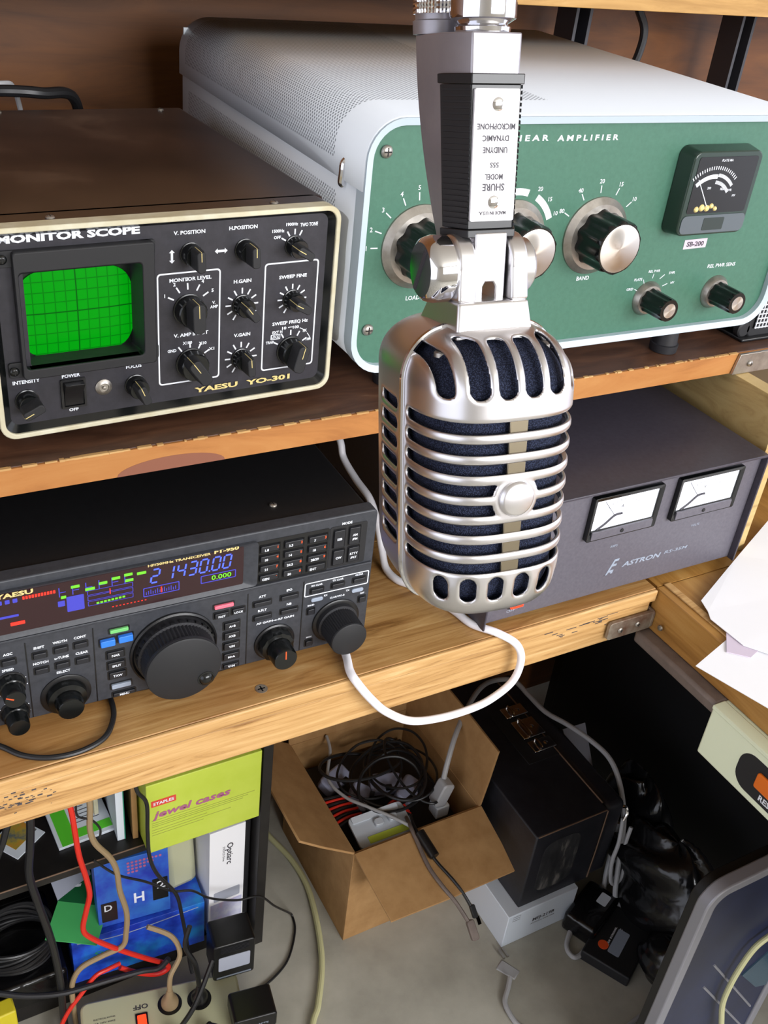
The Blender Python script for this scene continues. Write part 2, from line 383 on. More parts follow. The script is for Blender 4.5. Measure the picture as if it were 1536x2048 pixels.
ret = thing('desk_return', (238, 0, 0), 'golden plywood side desk holding the loose papers', 'desk')
B(0, 700, -900, 4, -40, -1).build('board', M_return, ret, bevel=1)
B(8, 15, -900, 4, -1, .2).build('edge_strip', M_deskedge, ret, bevel=.5)
B(2, 700, 4.5, 539, -40, -1).build('rear_board', M_return, ret)
br = thing('corner_bracket', (238, 0, -28), 'rusty steel angle bracket screwed under the bench corner', 'bracket')
mb = MB(); mb.prism(rrect(-48, -1, -9, 8, 3), -3.5, -.2); mb.prism(rrect(-24, 4, -9, 8, 3), -3.5, -.6, Rz(-math.pi/2))
mb.build('plate', M_rust, br, bevel=.4)
for c in ((-36, -3.4, -1), (-18, -3.4, 0)): screw(c, 2.6, br)
MB().lathe([(2.6, 0), (2.2, 1.2), (1, 1.6)], (-3.4, -15, 0), 14, '-x').build('screw', M_steel, br)

shelf = thing('upper_shelf', (0, 72, 146), 'dark stained wooden shelf with a raw orange front edge', 'shelf')
B(-1100, 420, 1.5, 466, 0, 18).build('board', M_shelf, shelf, bevel=.4)
B(-1100, 420, 0, 1.6, .2, 17.4).build('front_edge', M_shelfedge, shelf)
ch = MB(); rnd = random.Random(11)
for k in range(150):
    x = rnd.uniform(-330, 330); a = rnd.uniform(.6, 4.5); ch.box(x-a, x+a, -.1-k*.002, rnd.uniform(.8, 2.4), 17.3-rnd.uniform(0, .5), 18.05+k*.0012)
tag(ch.build('chipped_edge', M_deskedge, shelf), kind='stuff')
kn = MB(); kn.prism([(-143+34*math.cos(a), 9*math.sin(a)+.2) for a in [math.pi*k/16 for k in range(17)]], -.12, .5); kn.build('knot', mat('knot_wood', (132, 82, 62), .5), shelf)
strap = thing('steel_strap', (330, 71, 146), 'flat steel mending strap at the right end of the dark shelf', 'strap')
MB().prism([(0, 0), (70, 0), (70, 17.5), (4, 17.5)], -2, .6).build('plate', M_steel, strap, bevel=.3)
screw((17, -2, 8.5), 2.8, strap)
tops = thing('top_shelf', (0, 350, 377.6), 'pale yellow wooden shelf across the very top', 'shelf')
B(-1100, 1100, 0, 189, 0, 22).build('board', M_topshelf, tops, bevel=.5)
sidep = thing('plywood_divider', (335, 18, 0), 'pale plywood upright behind the grey power supply', 'panel')
B(0, 15, 0, 520, -.5, 145.5).build('panel', M_ply, sidep, bevel=.3)
for x0, x1, lab in ((424, 446, 'dark grey upright post just behind the amplifier, left of the hanging black cable'), (664, 684, 'dark grey upright post at the far right behind the amplifier')):
    p = thing('shelf_post', (x0, 486, 164.5), lab, 'post', group='dark shelf posts')
    mb = MB(); mb.box(0, 4, -16, 16, 0, 212.5); mb.box(18, 22, -16, 16, 0, 212.5); mb.box(4, 18, 12, 16, 0, 212.5); mb.build('channel', M_post, p, bevel=.4)
    MB().box(-3, 25, -18, 18, 0, 3).build('foot_plate', M_post, p)

# ================================================================ linear amplifier
AW, AH, AD = 378.0, 161.5, 341.0
amp = thing('linear_amplifier', (-17.9, 88, 184.6), 'green fronted linear amplifier in a pale grey perforated cabinet', 'amplifier', rz=-0.0135)
def shell_path(which):
    R_, n = 24, 8; P = []
    def arc(cx, cz, a0, a1): return [(cx+R_*math.cos(math.radians(a0+(a1-a0)*k/n)), cz+R_*math.sin(math.radians(a0+(a1-a0)*k/n))) for k in range(n+1)]
    if which == 'top': return [(0, 119.6)]+arc(R_, AH-R_, 180, 90)+[(70, AH), (130, AH), (200, AH)]+arc(AW-R_, AH-R_, 90, 0)+[(AW, 119.6)]
    return [(1.2, 119)]+[(1.2, 60)]+arc(R_, R_, 180, 270)+arc(AW-R_, R_, 270, 360)+[(AW-1.2, 119)]
def shell(which, y0, y1, name, material):
    P = shell_path(which); us = [0]
    for a, b2 in zip(P, P[1:]): us.append(us[-1]+math.dist(a, b2))
    mb = MB(); n = len(P)
    mb.add([(x, y0, z) for x, z in P]+[(x, y1, z) for x, z in P], [((i+1, i, n+i, n+i+1) if which == 'top' else (i, i+1, n+i+1, n+i)) for i in range(n-1)])
    o = mb.build(name, material, amp)
    ul = o.data.uv_layers.new(name='UVMap')
    for lp in o.data.loops:
        vi = lp.vertex_index; ul.data[lp.index].uv = (us[vi % n]*MM if which == 'top' else us[vi % n]*MM, (y0 if vi < n else y1)*MM)
    md = o.modifiers.new('solid', 'SOLIDIFY'); md.thickness = 1.6*MM; md.offset = -1 if which == 'top' else 1
    return o
shell('top', 0, AD, 'lid', M_perf); shell('bottom', 0.4, AD, 'lower_case', M_perf)
B(1.5, 376, 338, 340, 6, 155).build('rear_panel', M_ampgrey, amp)
B(2, 3.5, 30, 338, 118, 121).build('lid_seam', M_matte, amp)
o_ = rrect(-.6, AW+.6, -.6, AH+.6, 24.5, 8); i_ = rrect(4, AW-4, 4, AH-4, 20, 8)
MB().ring(o_, i_, -1.8, 9, yi=-.4).build('front_bezel', M_bezel, amp, angle=50)
MB().prism(rrect(3, AW-3, 3, AH-3, 20, 8), 4, 7).build('front_panel', M_green, amp)
for c in ((14.4, 3.9, 141.9), (13.4, 3.9, 29)): screw(c, 4.0, amp)
PY = 4.0
pr = Legend(amp, M_white)
def dial_marks(cx, cz, R0, items, size=4.2, line=5):
    for t, ang in items:
        a = math.radians(ang); ca, sa = math.cos(a), math.sin(a)
        M = Matrix.Translation((cx, PY, cz)) @ Matrix.Rotation(-a, 4, 'Y')
        pr.box(R0, R0+line, -.15, 0, -.35, .35, M)
        pr.text(t, cx+ca*(R0+line+3), cz+sa*(R0+line+3), size, PY, bold=.01)
    pr.flush()
KC = [(45, 82), (115, 82), (187, 81)]
dial_marks(*KC[0], 30, [('1', 178), ('2', 160), ('3', 139), ('4', 116), ('5', 97)])
dial_marks(*KC[2], 30, [('80', 150), ('40', 122), ('20', 95), ('15', 68), ('10', 40)])
for t, a in (('40', 108), ('20', 62), ('15', 44), ('10', 26)): pr.text(t, 115+38*math.cos(math.radians(a)), 82+38*math.sin(math.radians(a)), 4, PY)
for a0, a1 in ((128, 104), (101, 74), (60, 24)):
    A_ = [math.radians(a0+(a1-a0)*k/8) for k in range(9)]
    MB().prism([(115+30*math.cos(a), 82+30*math.sin(a)) for a in A_]+[(115+34.5*math.cos(a), 82+34.5*math.sin(a)) for a in reversed(A_)], PY-.15, PY).build('tuning_arc', M_white, amp, smooth=False)
MB().text('L I N E A R', 95, 148, 5, PY, 'l', width=37, bold=.03).text('A M P L I F I E R', 139, 147.6, 5, PY, 'l', width=50.5, bold=.03).build('title_lettering', M_white, amp, smooth=False)
pr.text('LOAD', 45, 48, 4, PY); pr.text('TUNE', 115, 48.5, 4, PY); pr.text('BAND', 184.7, 50.4, 4.2, PY)
pr.text('REL PWR SENS', 320, 50.4, 4, PY, width=29)
for t, x, z in (('GRID', 232, 38), ('PLATE', 238, 45), ('REL PWR', 252, 50.5), ('SWR', 270, 48), ('HV', 273, 40)): pr.text(t, x, z, 2.8, PY)
for x0, z0, x1, z1 in ((236.5, 37.5, 240, 36), (243, 44.6, 244.5, 41.5), (252, 48.5, 251.5, 45), (263, 47, 259, 44), (268, 39.6, 263.5, 38)):
    pr.tube([(x0, PY-.1, z0), (x1, PY-.1, z1)], .3, 5, 0)
pr.flush()
def big_knob(cx, cz, sk, kr, dep, top, ptr):
    k = MB().lathe([(sk, 0), (sk*.99, 1.2), (kr*1.18, 4.5), (kr*1.0, 4.6)], (cx, PY, cz), 40); ko = k.build('dial_skirt', M_steel, amp)
    b_ = MB().lathe([(kr*1.04, 4.4), (kr*1.0, 8), (kr*.99, dep-3), (kr*.96, dep-.8), (kr*.90, dep)], (cx, PY, cz), 64, flute=(10, .10, 0, 3)); b_.build('knob_grip', M_knobblk, ko)
    MB().lathe([(top, dep-.2), (top, dep+.35), (top*.98, dep+.5)], (cx, PY, cz), 40).build('knob_cap', M_spun, ko)
    a = math.radians(ptr); MB().box(sk*.72, sk*.98, -1.3, -.9, -.5, .5, Matrix.Translation((cx, PY, cz)) @ Matrix.Rotation(-a, 4, 'Y')).build('pointer_line', M_ink, ko)
    return ko
M_spun = mat('spun_aluminium', (206, 200, 192), 0.3, 1.0)
_nt, N, L, b = nodes(M_spun); b.inputs['Anisotropic'].default_value = 0.85
tg = N.new('ShaderNodeTangent'); tg.direction_type = 'RADIAL'; tg.axis = 'Y'; L.new(tg.outputs[0], b.inputs['Tangent'])
for c, p in zip(KC, (82, 88, 95)): big_knob(*c, 27.5, 19.5, 28, 16.6, p)
for c, p in (((250.5, 29.5), 92), ((319.5, 29), 100)): big_knob(*c, 13.4, 9.2, 26, 5.6, p)
# panel meter
mt_ = MB().prism(rrect(250, 315, 81, 140, 6), -9.5, 4, P2=rrect(247, 317, 79.5, 142, 7)); mo = mt_.build('meter_housing', mat('meter_black', (36, 52, 44), .18), amp, bevel=.8)
MB().prism(rrect(254.5, 311, 97, 136.5, 2), -9.8, -9.4).build('meter_face', mat('meter_face_black', (20, 20, 22), .25), mo)
MB().prism(rrect(252, 314, 82.5, 95.5, 4), -10, -9.4).build('meter_base', mat('meter_skirt', (86, 94, 100), .3), mo)
MB().prism(rrect(273, 293, 84.5, 93.5, 1), -10.2, -9.9).build('meter_window', mat('meter_dark', (42, 52, 50), .3), mo)
sc_ = MB(); cxm, czm = 273, 99
for r0, r1, a0, a1 in ((22.5, 25.5, 132, 84),):
    A_ = [math.radians(a0+(a1-a0)*k/10) for k in range(11)]
    sc_.prism([(cxm+r0*math.cos(a), czm+r0*math.sin(a)) for a in A_]+[(cxm+r1*math.cos(a), czm+r1*math.sin(a)) for a in reversed(A_)], -9.95, -9.8)
for R_, a0, a1, n in ((30, 132, 48, 22), (25, 82, 44, 16), (20, 84, 40, 14)):
    for k in range(n):
        a = math.radians(a0+(a1-a0)*k/(n-1)); sc_.box(R_-1.2, R_+1.2, -.15, 0, -.35, .35, Matrix.Translation((cxm, -9.8, czm)) @ Matrix.Rotation(-a, 4, 'Y'))
for t, x, z in (('PLATE MA', 281, 134), ('200', 270, 115), ('REL', 283, 114), ('PWR', 290, 113), ('HV', 296, 109)): sc_.text(t, x, z, 2.4, -9.8)
sc_.tube([(cxm-1, -10, czm+3), (cxm-15, -10, czm+22)], .35, 5, 0)
sc_.build('meter_scale', M_white, mo, smooth=False)
mv = MB()
for x, z, r in ((263, 100, 2.2), (268, 101, 2.6), (273, 100.5, 2.4), (277, 102, 2), (281, 100, 1.8)): mv.lathe([(r, 0), (r*.7, .9), (r*.3, 1.1)], (x, -9.8, z), 10)
mv.build('meter_movement', M_gold, mo)
st_ = MB().prism([(274.5, 65.5), (297, 66), (297, 73), (274.5, 72.6)], PY-.3, PY); so = st_.build('model_sticker', mat('sticker_lilac', (206, 190, 204), .6), amp)
MB().text('SB-200', 285.7, 69.3, 5, PY-.3, width=17, bold=.03).build('sticker_print', M_ink, so, smooth=False)
for x, y in ((44, 22), (290, 12), (44, 320), (330, 320)):
    f_ = MB().lathe([(11, -20.2), (11.4, -14), (10, -13.6), (9.2, 0.5)], (x, y, 0), 24, 'z'); f_.build('foot', M_rubber, amp)
ct = MB().tube([(0, 27, 131), (-1.6, 27, 129), (-1.8, 27, 124), (-1.6, 28, 118), (0, 28, 116)], 2.4, 10, 6); ct.build('lid_catch', M_chrome, amp)

# ================================================================ monitor scope
SW, SH, SD = 211.0, 122.0, 258.0
scope = thing('monitor_scope', (-236.9, 91.1, 171.7), 'dark brown monitor scope with a glowing green screen', 'oscilloscope', rz=0.0442)
B(1.2, SW-1.2, 19.5, SD, 2, SH-.8).build('cabinet', M_scopecase, scope, bevel=2.5, segs=3)
MB().ring(rrect(1.2, SW-1.2, 2, SH-.8, 6, 6), rrect(3.2, SW-3.2, 4, SH-2.8, 5, 6), 4, 24).build('cabinet_lip', M_scopecase, scope)
MB().ring(rrect(0, SW, 0, SH, 9, 6), rrect(3, SW-3, 3, SH-3, 7, 6), -2, 8).build('front_trim', M_cream, scope, bevel=.6)
MB().ring(rrect(2.8, SW-2.8, 2.8, SH-2.8, 7, 6), rrect(7.5, SW-7, 7, SH-6, 5, 6), -.6, 8, yi=3.4).build('inner_bevel', M_knobblk, scope)
MB().ring(rrect(5, SW-5, 5, SH-4, 5, 6), rrect(21, 86, 41.5, 97, 2, 6), 3.0, 5).build('front_panel', M_scopepanel, scope)
# CRT bezel with sloping hood
bz = MB().ring(rrect(15.5, 92.5, 36, 109, 2, 6), rrect(17.5, 85, 42, 97.5, 2.5, 6), -2.4, 4).build('screen_bezel', M_matte, scope, bevel=.8)
MB().ring(rrect(17.5, 85, 42, 97.5, 2.5, 6), rrect(20, 84, 38, 94, 2.5, 6), -2.2, 17, yi=15).build('screen_hood', M_scopepanel, bz)
for x0, z0 in ((8.5, 36.5), (8.5, 100), (84, 100), (85, 36.8)): MB().prism(rrect(x0, x0+10, z0, z0+9, 1.5), 1.5, 3.2).build('bezel_lug', M_matte, scope, bevel=.3)
for x, z in ((10.5, 105), (88, 105), (89.5, 41), (11.2, 41)): screw((x, 0.6, z), 2.7, scope, m=M_knobblk)
scr = MB(); e_ = ellipse(52, 65.8, 33, 27, 40, 3.6); mid = [(52+(x-52)*.6, 65.8+(z-65.8)*.6) for x, z in e_]
n = len(e_); scr.add([(x, 15.5, z) for x, z in e_]+[(x, 14.3, z) for x, z in mid]+[(52, 13.9, 65.8)], [(i, (i+1) % n, n+(i+1) % n, n+i) for i in range(n)]+[(n+i, n+(i+1) % n, 2*n) for i in range(n)])
scr.build('screen', M_crt, scope)
B(14, 90, 16.4, 18, 33, 100).build('screen_backing', mat('tube_dark_green', (6, 26, 14), .3), scope)
wp = Legend(scope, M_white); Y = 3.0
def T(s, x, z, size, **k): wp.text(s, x, z, size, Y, **k)
MB().text('MONITOR SCOPE', 9, 114.6, 5.6, Y, 'l', width=77, bold=.05).build('title_lettering', M_white, scope, smooth=False)
for s, x, z, wd in (('V. POSITION', 115, 111, 19), ('H.POSITION', 148.3, 111.4, 18), ('MONITOR LEVEL', 115.6, 83.4, 26), ('V. AMP INPUT', 115.8, 48.8, 22), ('H.GAIN', 148.6, 78.7, 11.5), ('V.GAIN', 149.2, 44, 11), ('SWEEP FINE', 182.5, 78.4, 19), ('SWEEP FREQ Hz', 182.3, 48.2, 25),
      ('INTENSITY', 17.5, 32.9, 15), ('POWER', 42.6, 32.8, 10.5), ('OFF', 42.9, 11, 5.5), ('FOCUS', 79.8, 33.1, 9.5), ('OFF', 170.5, 103.6, 4.6), ('1500Hz', 171, 107.5, 8), ('1900Hz', 180, 111, 8), ('TWO TONE', 191.5, 110.2, 12),
      ('GND', 103.6, 39.4, 5.5), ('X100', 113.4, 43.4, 6), ('X10', 123.2, 42, 5), ('X1', 129, 37.5, 3.6), ('TRAP', 168.5, 36, 5.5), ('EXT H', 173.5, 42.4, 7), ('LOCK', 172.3, 39.3, 5.4), ('10', 178.2, 44.6, 3), ('100', 186.5, 44.4, 4.2), ('1K', 193.2, 41.2, 3), ('10K', 196, 35, 3.6), ('V.', 130.2, 67.2, 2), ('AMP', 130.4, 64.6, 5)):
    T(s, x, z, 3.0 if wd > 9 else 2.6, width=wd, bold=.03)
for t, a in (('1', 152), ('2', 122), ('3', 94), ('4', 60), ('5', 30)): T(t, 114.6+17*math.cos(math.radians(a)), 66.5+17*math.sin(math.radians(a)), 3, bold=.03)
def ticks(cx, cz, r0, r1, angs, th=.45):
    for d in angs: wp.box(r0, r1, -.15, 0, -th, th, Matrix.Translation((cx, Y, cz)) @ Matrix.Rotation(-math.radians(d), 4, 'Y'))
    wp.flush()
def knobang(n): return [-60-(300-0)*0+0 for _ in range(n)]
full = [238-29.6*k for k in range(11)]
ticks(148.6, 63.6, 7.2, 10.8, full[:-1]); ticks(148.8, 28.4, 7.2, 10.8, full[:-1]); ticks(182.6, 63.4, 6.8, 10, full[:-1])
ticks(114.4, 66.5, 10.5, 14.5, (152, 122, 93, 62, 32)); ticks(115.7, 29.8, 10.2, 14, (125, 93, 62, 32)); ticks(182.2, 97.8, 6.8, 10.2, (150, 120, 90, 62)); ticks(183, 29.4, 10, 13.4, (152, 120, 90, 62, 30))
for a0, a1 in ((98, 84), (66, 48), (40, 20)):
    MB().tube([(183+15.4*math.cos(math.radians(a)), Y-.1, 29.4+15.4*math.sin(math.radians(a))) for a in (a0, (a0+a1)/2, a1)], .3, 5, 4).build('range_arc', M_white, scope, smooth=False)
for A_, B_ in ((rrect(95, 134.4, 17.5, 88, 2.2, 4), rrect(95.9, 133.5, 18.4, 87.1, 1.6, 4)), (rrect(163, 200, 16.9, 88, 2.2, 4), rrect(163.9, 199.1, 17.8, 87.1, 1.6, 4)), (rrect(169, 175.6, 37.6, 41, .3, 1), rrect(169.4, 175.2, 38, 40.6, .2, 1))):
    MB().ring(A_, B_, Y-.14, Y).build('panel_outline', M_white, scope, smooth=False)
for cx, cz, v in ((104.3, 97.5, 1), (134.5, 98.4, 0)):
    a_ = [(-4, 0), (-2.2, -1.7), (-2.2, -.7), (2.2, -.7), (2.2, -1.7), (4, 0), (2.2, 1.7), (2.2, .7), (-2.2, .7), (-2.2, 1.7)]
    MB().prism([(cx+(q if not v else -p), cz+(p if not v else q)) if 0 else ((cx+p, cz+q) if not v else (cx-q, cz+p)) for p, q in a_], Y-.14, Y).build('arrow_print', M_white, scope, smooth=False)
wp.flush()
gp = MB().text('YAESU', 117.6, 11.2, 4.6, Y-.6, 'l', width=29, bold=.04, th=.3).text('YO-301', 152.5, 10.9, 4.6, Y-.6, 'l', width=31, bold=.04, th=.3)
B(0, 0, 0, 0, 0, 0)
gp.build('brand_lettering', M_gold, scope, smooth=False)
def bar_knob(cx, cz, r, ang, hgt=17, pl=True):
    ko = MB().lathe([(r*1.08, 0), (r*1.08, .8), (r, 1.0), (r*.97, 7.5), (r*.9, 8.3)], (cx, Y, cz), 28).build('knob', M_knobblk, scope)
    M = Matrix.Translation((cx, Y, cz)) @ Matrix.Rotation(-math.radians(ang), 4, 'Y')
    MB().prism(rrect(-r*.98, r*.98, -r*.42, r*.42, r*.3), -hgt, -7.5, M, P2=rrect(-r*1.0, r*1.0, -r*.52, r*.52, r*.36)).build('finger_grip', M_matte, ko, bevel=.5)
    if pl: MB().box(r*.1, r*.93, -hgt-.12, -hgt, -.22, .22, M).box(r*.90, r*1.0, -hgt+.3, -7, -.2, .2, M).build('indicator_line', M_gold, ko)
    return ko
for cx, cz, r, a in ((115.6, 98.5, 6.2, 92), (149.6, 98, 6.2, 92), (182.2, 97.6, 6, 150), (114.4, 64.5, 9.2, 92), (115.8, 29.8, 9.2, 125), (148.6, 63.6, 6, 128), (148.8, 28.4, 6, 95), (182.6, 63.4, 6, 150), (183.2, 28.8, 9, 75), (16.9, 21.2, 6.3, 205), (80.5, 20.8, 6.3, 112)): bar_knob(cx, cz, r, a)
sw = MB().ring(rrect(36, 50.5, 12.5, 31, .6, 2), rrect(37.4, 49.2, 13.8, 29.6, .4, 2), 1.6, 4).build('power_switch', M_black, scope)
MB().add([(37.6, 2.2, 14), (49, 2.2, 14), (49, 1.4, 22), (37.6, 1.4, 22), (37.6, -3.4, 29.4), (49, -3.4, 29.4), (49, 4, 29.4), (37.6, 4, 29.4), (37.6, 4, 14), (49, 4, 14)], [(0, 1, 2, 3), (3, 2, 5, 4), (4, 5, 6, 7), (0, 3, 8), (3, 4, 7, 8), (1, 9, 2), (2, 9, 6, 5), (0, 8, 9, 1)]).build('rocker', M_black, sw, bevel=.4)
jk = MB().lathe([(5, 0), (5, .6), (3.6, 1.6), (2.9, 1.8), (2.6, .8), (1.2, .8), (1.0, 2.2), (.4, 2.4)], (61.1, Y, 22.5), 24).build('jack', M_steel, scope)
for x, y in ((40, 12), (172, 12), (70, 248), (190, 248), (15, 130)): screw((x, y, SH-.9), 2.6, scope, 'z')
for x, y in ((20, 22), (190, 22), (20, 235), (190, 235)): MB().lathe([(8, -7.5), (8.4, -4), (7, 2.2)], (x, y, 0), 20, 'z').build('foot', M_rubber, scope)

# ================================================================ transceiver
ft = thing('radio_transceiver', (-20.5, 30.8, 8.0), 'wide black radio transceiver with a large tuning dial and lit display', 'radio', rz=-0.023)
X0 = -366.0
B(X0+2, 0, 9, 315, 1, 104.5).build('cabinet', M_fttop, ft, bevel=2, segs=3)
fp = MB(); fp.prism(rrect(X0, 3.5, -2, 105.5, 3.5, 4), 1.2, 12); fp.build('front_panel', M_ft, ft, bevel=1.0, segs=3)
B(X0+1, 2, -.6, 2, 62.3, 64.2).build('panel_ridge', M_ft, ft, bevel=.5)
ds = MB().ring(rrect(X0+8, -81, 65.5, 99.6, 2.5, 4), rrect(X0+10, -90.5, 68.8, 96.4, 1.2, 4), -1.2, 3, yi=1.4).build('display_bezel', M_ft, ft)
MB().prism(rrect(X0+9, -90, 68, 97, 1, 4), .7, 1.6).build('display_window', M_display, ft)
dy = .6
SEG = {'2': 'abged', '1': 'bc', '4': 'fgbc', '3': 'abgcd', '0': 'abcdef'}
for ch_, dx in zip('2143000', (-149.4, -140.6, -133.2, -126, -119, -111, -104)):
    db = MB(); wd, hh, zb = 4.6, 9.6, 83.6
    segs = dict(a=(0, hh, wd, hh), b=(wd, hh/2, wd, hh), c=(wd, 0, wd, hh/2), d=(0, 0, wd, 0), e=(0, 0, 0, hh/2), f=(0, hh/2, 0, hh), g=(0, hh/2, wd, hh/2))
    for k in SEG[ch_]:
        x0, z0, x1, z1 = segs[k]; h_ = .5
        sh = lambda x, z: (dx+x+z*.16, zb+z)
        P_ = [sh(x0+.6, z0-h_), sh(x1-.6, z1-h_), sh(x1-.6, z1+h_), sh(x0+.6, z0+h_)] if z0 == z1 else [sh(x0-h_, z0+.6), sh(x0+h_, z0+.6), sh(x1+h_, z1-.6), sh(x1-h_, z1-.6)]
        db.prism(P_, dy-.14, dy)
    db.build('frequency_digit', M_dblue, ft, smooth=False)
MB().prism(rrect(-112.9, -111.9, 83.2, 84.2, .3, 2), dy-.14, dy).build('decimal_point', M_dblue, ft, smooth=False)
d2 = MB()
for A_, B_ in ((rrect(-154, -131.5, 74, 80.8, .6, 2), rrect(-153.4, -132.1, 74.6, 80.2, .4, 2)), (rrect(-118, -95, 75, 81, .6, 2), rrect(-117.4, -95.6, 75.6, 80.4, .4, 2))): MB().ring(A_, B_, dy-.12, dy).build('display_frame', M_dblue2, ft, smooth=False)
for k in range(14): d2.box(-152.4+k*1.4, -151.9+k*1.4, dy-.12, dy, 75.4, 77.4+(k % 3)*.7)
for k in range(3): MB().ring(rrect(-187, -160, 76+4*k, 79.4+4*k, .3, 1), rrect(-186.6, -160.4, 76.3+4*k, 79.1+4*k, .2, 1), dy-.12, dy).build('display_frame', M_dblue2, ft, smooth=False)
MB().prism(rrect(-199, -189, 75, 86, .6, 2), dy-.12, dy).build('display_block', M_dblue2, ft, smooth=False); d2.prism(rrect(-204, -200, 80, 84, .4, 2), dy-.12, dy)
for k in range(6):
    d2.box(-203+k*7.6, -202.4+k*7.6, dy-.12, dy, 87, 93.6).box(-203+k*7.6, -199+k*7.6, dy-.12, dy, 89.8, 90.3)
MB().prism(rrect(-262, -226, 79.6, 81.2, .3, 2), dy-.12, dy).build('level_bar', M_dblue2, ft, smooth=False)
for k in range(9): MB().prism(rrect(-262+k*4.2, -259.4+k*4.2, 89.6, 92.4, .3, 1), dy-.12, dy).build('meter_digit', M_dblue2, ft, smooth=False)
d2.build('display_scale', M_dblue2, ft, smooth=False)
dg = MB()
for x, z, wd in ((-202, 86.4, 3), (-196, 92.4, 5), (-188, 88.6, 5.6), (-180, 91, 5), (-172.4, 92.6, 5), (-165, 93.4, 5), (-164.6, 89.2, 5), (-157.4, 92.6, 5.6)): MB().prism(rrect(x, x+wd, z-1, z+1, .2, 1), dy-.14, dy).build('display_flag', M_dgreen, ft, smooth=False)
for k in range(8): dg.prism(rrect(-182+k*2.2, -180.4+k*2.2, 76.4+.1*k, 77.8+.1*k, .1, 1), dy-.14, dy)
dg.text('0.000', -104.5, 78, 5, dy, width=13, bold=.02)
dg.build('display_indicators', M_dgreen, ft, smooth=False)
dr = MB()
for k in range(11): dr.prism(rrect(-223+k*1.7, -221.8+k*1.7, 90.6, 92.8, .1, 1), dy-.14, dy)
MB().prism(rrect(-231, -223, 73.4, 75.8, .3, 2), dy-.14, dy).build('display_flag', M_dred, ft, smooth=False); dr.build('display_bars', M_dred, ft, smooth=False); dr = MB(); dr.box(-143.2, -142.4, dy-.16, dy, 75.2, 79.4); dr.build('display_cursor', M_dred, ft, smooth=False); MB().box(-174, -173.4, dy-.16, dy, 82, 86).build('display_cursor', M_dred, ft, smooth=False); dr = MB()
for k in range(10): dr.box(-173+k*2.2, -172+k*2.2, dy-.14, dy, 71.6, 72.2)
dr.build('display_ticks', M_dred, ft, smooth=False)
fg = MB().text('YAESU', -238, 96.4, 4.2, -.6, 'l', width=21, bold=.04).text('FT-950', -109.8, 98.2, 3.6, -.6, 'l', width=16, bold=.05).text('HF/50MHz TRANSCEIVER', -151, 97.6, 2.4, -.6, 'l', width=39, bold=.03)
fg.build('brand_lettering', M_gold, ft, smooth=False)
tx = Legend(ft, M_white); Y = 1.2
def key(x, z, wd, hg, material=None, dep=1.6, name='button', lab=None):
    ring_ = MB().ring(rrect(x-wd/2-.9, x+wd/2+.9, z-hg/2-.9, z+hg/2+.9, .9, 3), rrect(x-wd/2, x+wd/2, z-hg/2, z+hg/2, .5, 3), .9, 2).build('button', M_black, ft)
    MB().prism(rrect(x-wd/2+.15, x+wd/2-.15, z-hg/2+.15, z+hg/2-.15, .6, 3), 1.2-dep, 2, P2=rrect(x-wd/2, x+wd/2, z-hg/2, z+hg/2, .5, 3)).build('key_cap', material or M_key, ring_, bevel=.25)
    if lab:
        s, sx, sz, sz_, where = lab; tx.text(s, x+sx, z+sz, sz_, Y if where == 'p' else 1.2-dep, bold=.03)
# band keypad
kp = [('1.8', '1'), ('3.5', '2'), ('7', '3'), ('10', '4'), ('14', '5'), ('18', '6'), ('21', '7'), ('24.5', '8'), ('28/29', '9'), ('GEN', '·'), ('50', '0'), ('ENT', '')]
on = Legend(ft, M_orange)
MB().prism(rrect(-82, -31, 63.8, 98, 1.5, 3), .9, 1.4).build('keypad_recess', M_black, ft)
for k, (a_, n_) in enumerate(kp):
    x = (-72.6, -56.2, -39.4)[k % 3]; z = 92.0-7.6*(k//3)
    key(x, z, 12.8, 4.6, lab=(a_, -2.4 if len(a_) < 5 else -1.6, -.6, 2.5, 'k'))
    if n_: on.text(n_, x+5, z+.6, 2.6, -.45, bold=.03)
on.flush()
MB().prism(rrect(-30.5, -3.6, 65, 98, 1.5, 3), .9, 1.4).build('mode_recess', M_matte, ft)
for s, x, z, hg in (('SSB', -24, 88.4, 13.5), ('AM', -12.9, 88.6, 13.5), ('CW', -23.6, 73.4, 11.5), ('RTTY', -12.5, 73.6, 11.5)): key(x, z, 7.8, hg, lab=(s, 0, 1 if s in ('AM', 'RTTY') else 0, 2.4, 'k'))
tx.text('/FM', -12.9, 86.4, 2.4, -.45, bold=.03); tx.text('/PKT', -12.5, 71.4, 2.2, -.45, bold=.03)
tx.text('MODE', -18.7, 99.2, 2.6, Y, bold=.03)
for s, x, z in (('RX CLAR', -37, 49), ('TX CLAR', -21.6, 49.6), ('CLEAR', -5.6, 50)): key(x, z, 9, 3.4, lab=(s, 0, 4.2, 2.0, 'p'))
MB().ring(rrect(-46, 1.8, 44.8, 56.2, 1.2, 3), rrect(-45.3, 1.1, 45.5, 55.5, .8, 3), Y-.14, Y).build('panel_outline', M_white, ft, smooth=False)
for x, z in ((-36.4, 41.2), (-6, 41.2)): MB().prism(rrect(x-4.4, x+4.4, z-1.5, z+1.5, 1.4, 4), .2, 1.6).build('indicator_lamp', M_lgrey, ft, bevel=.3)
tx.text('RX', -29.8, 42.6, 2, Y, bold=.03).text('TX', -13.4, 42.6, 2, Y, bold=.03).text('CLAR/VFO-B', -21, 39.4, 2, Y, bold=.03)
for s, x, z in (('BAND', -40.4, 31.9), ('GRP', -1.8, 32.4), ('MCH', -40.2, 4)): key(x, z, 4.8, 4.6, lab=(s, 0, 5, 1.8, 'p'))
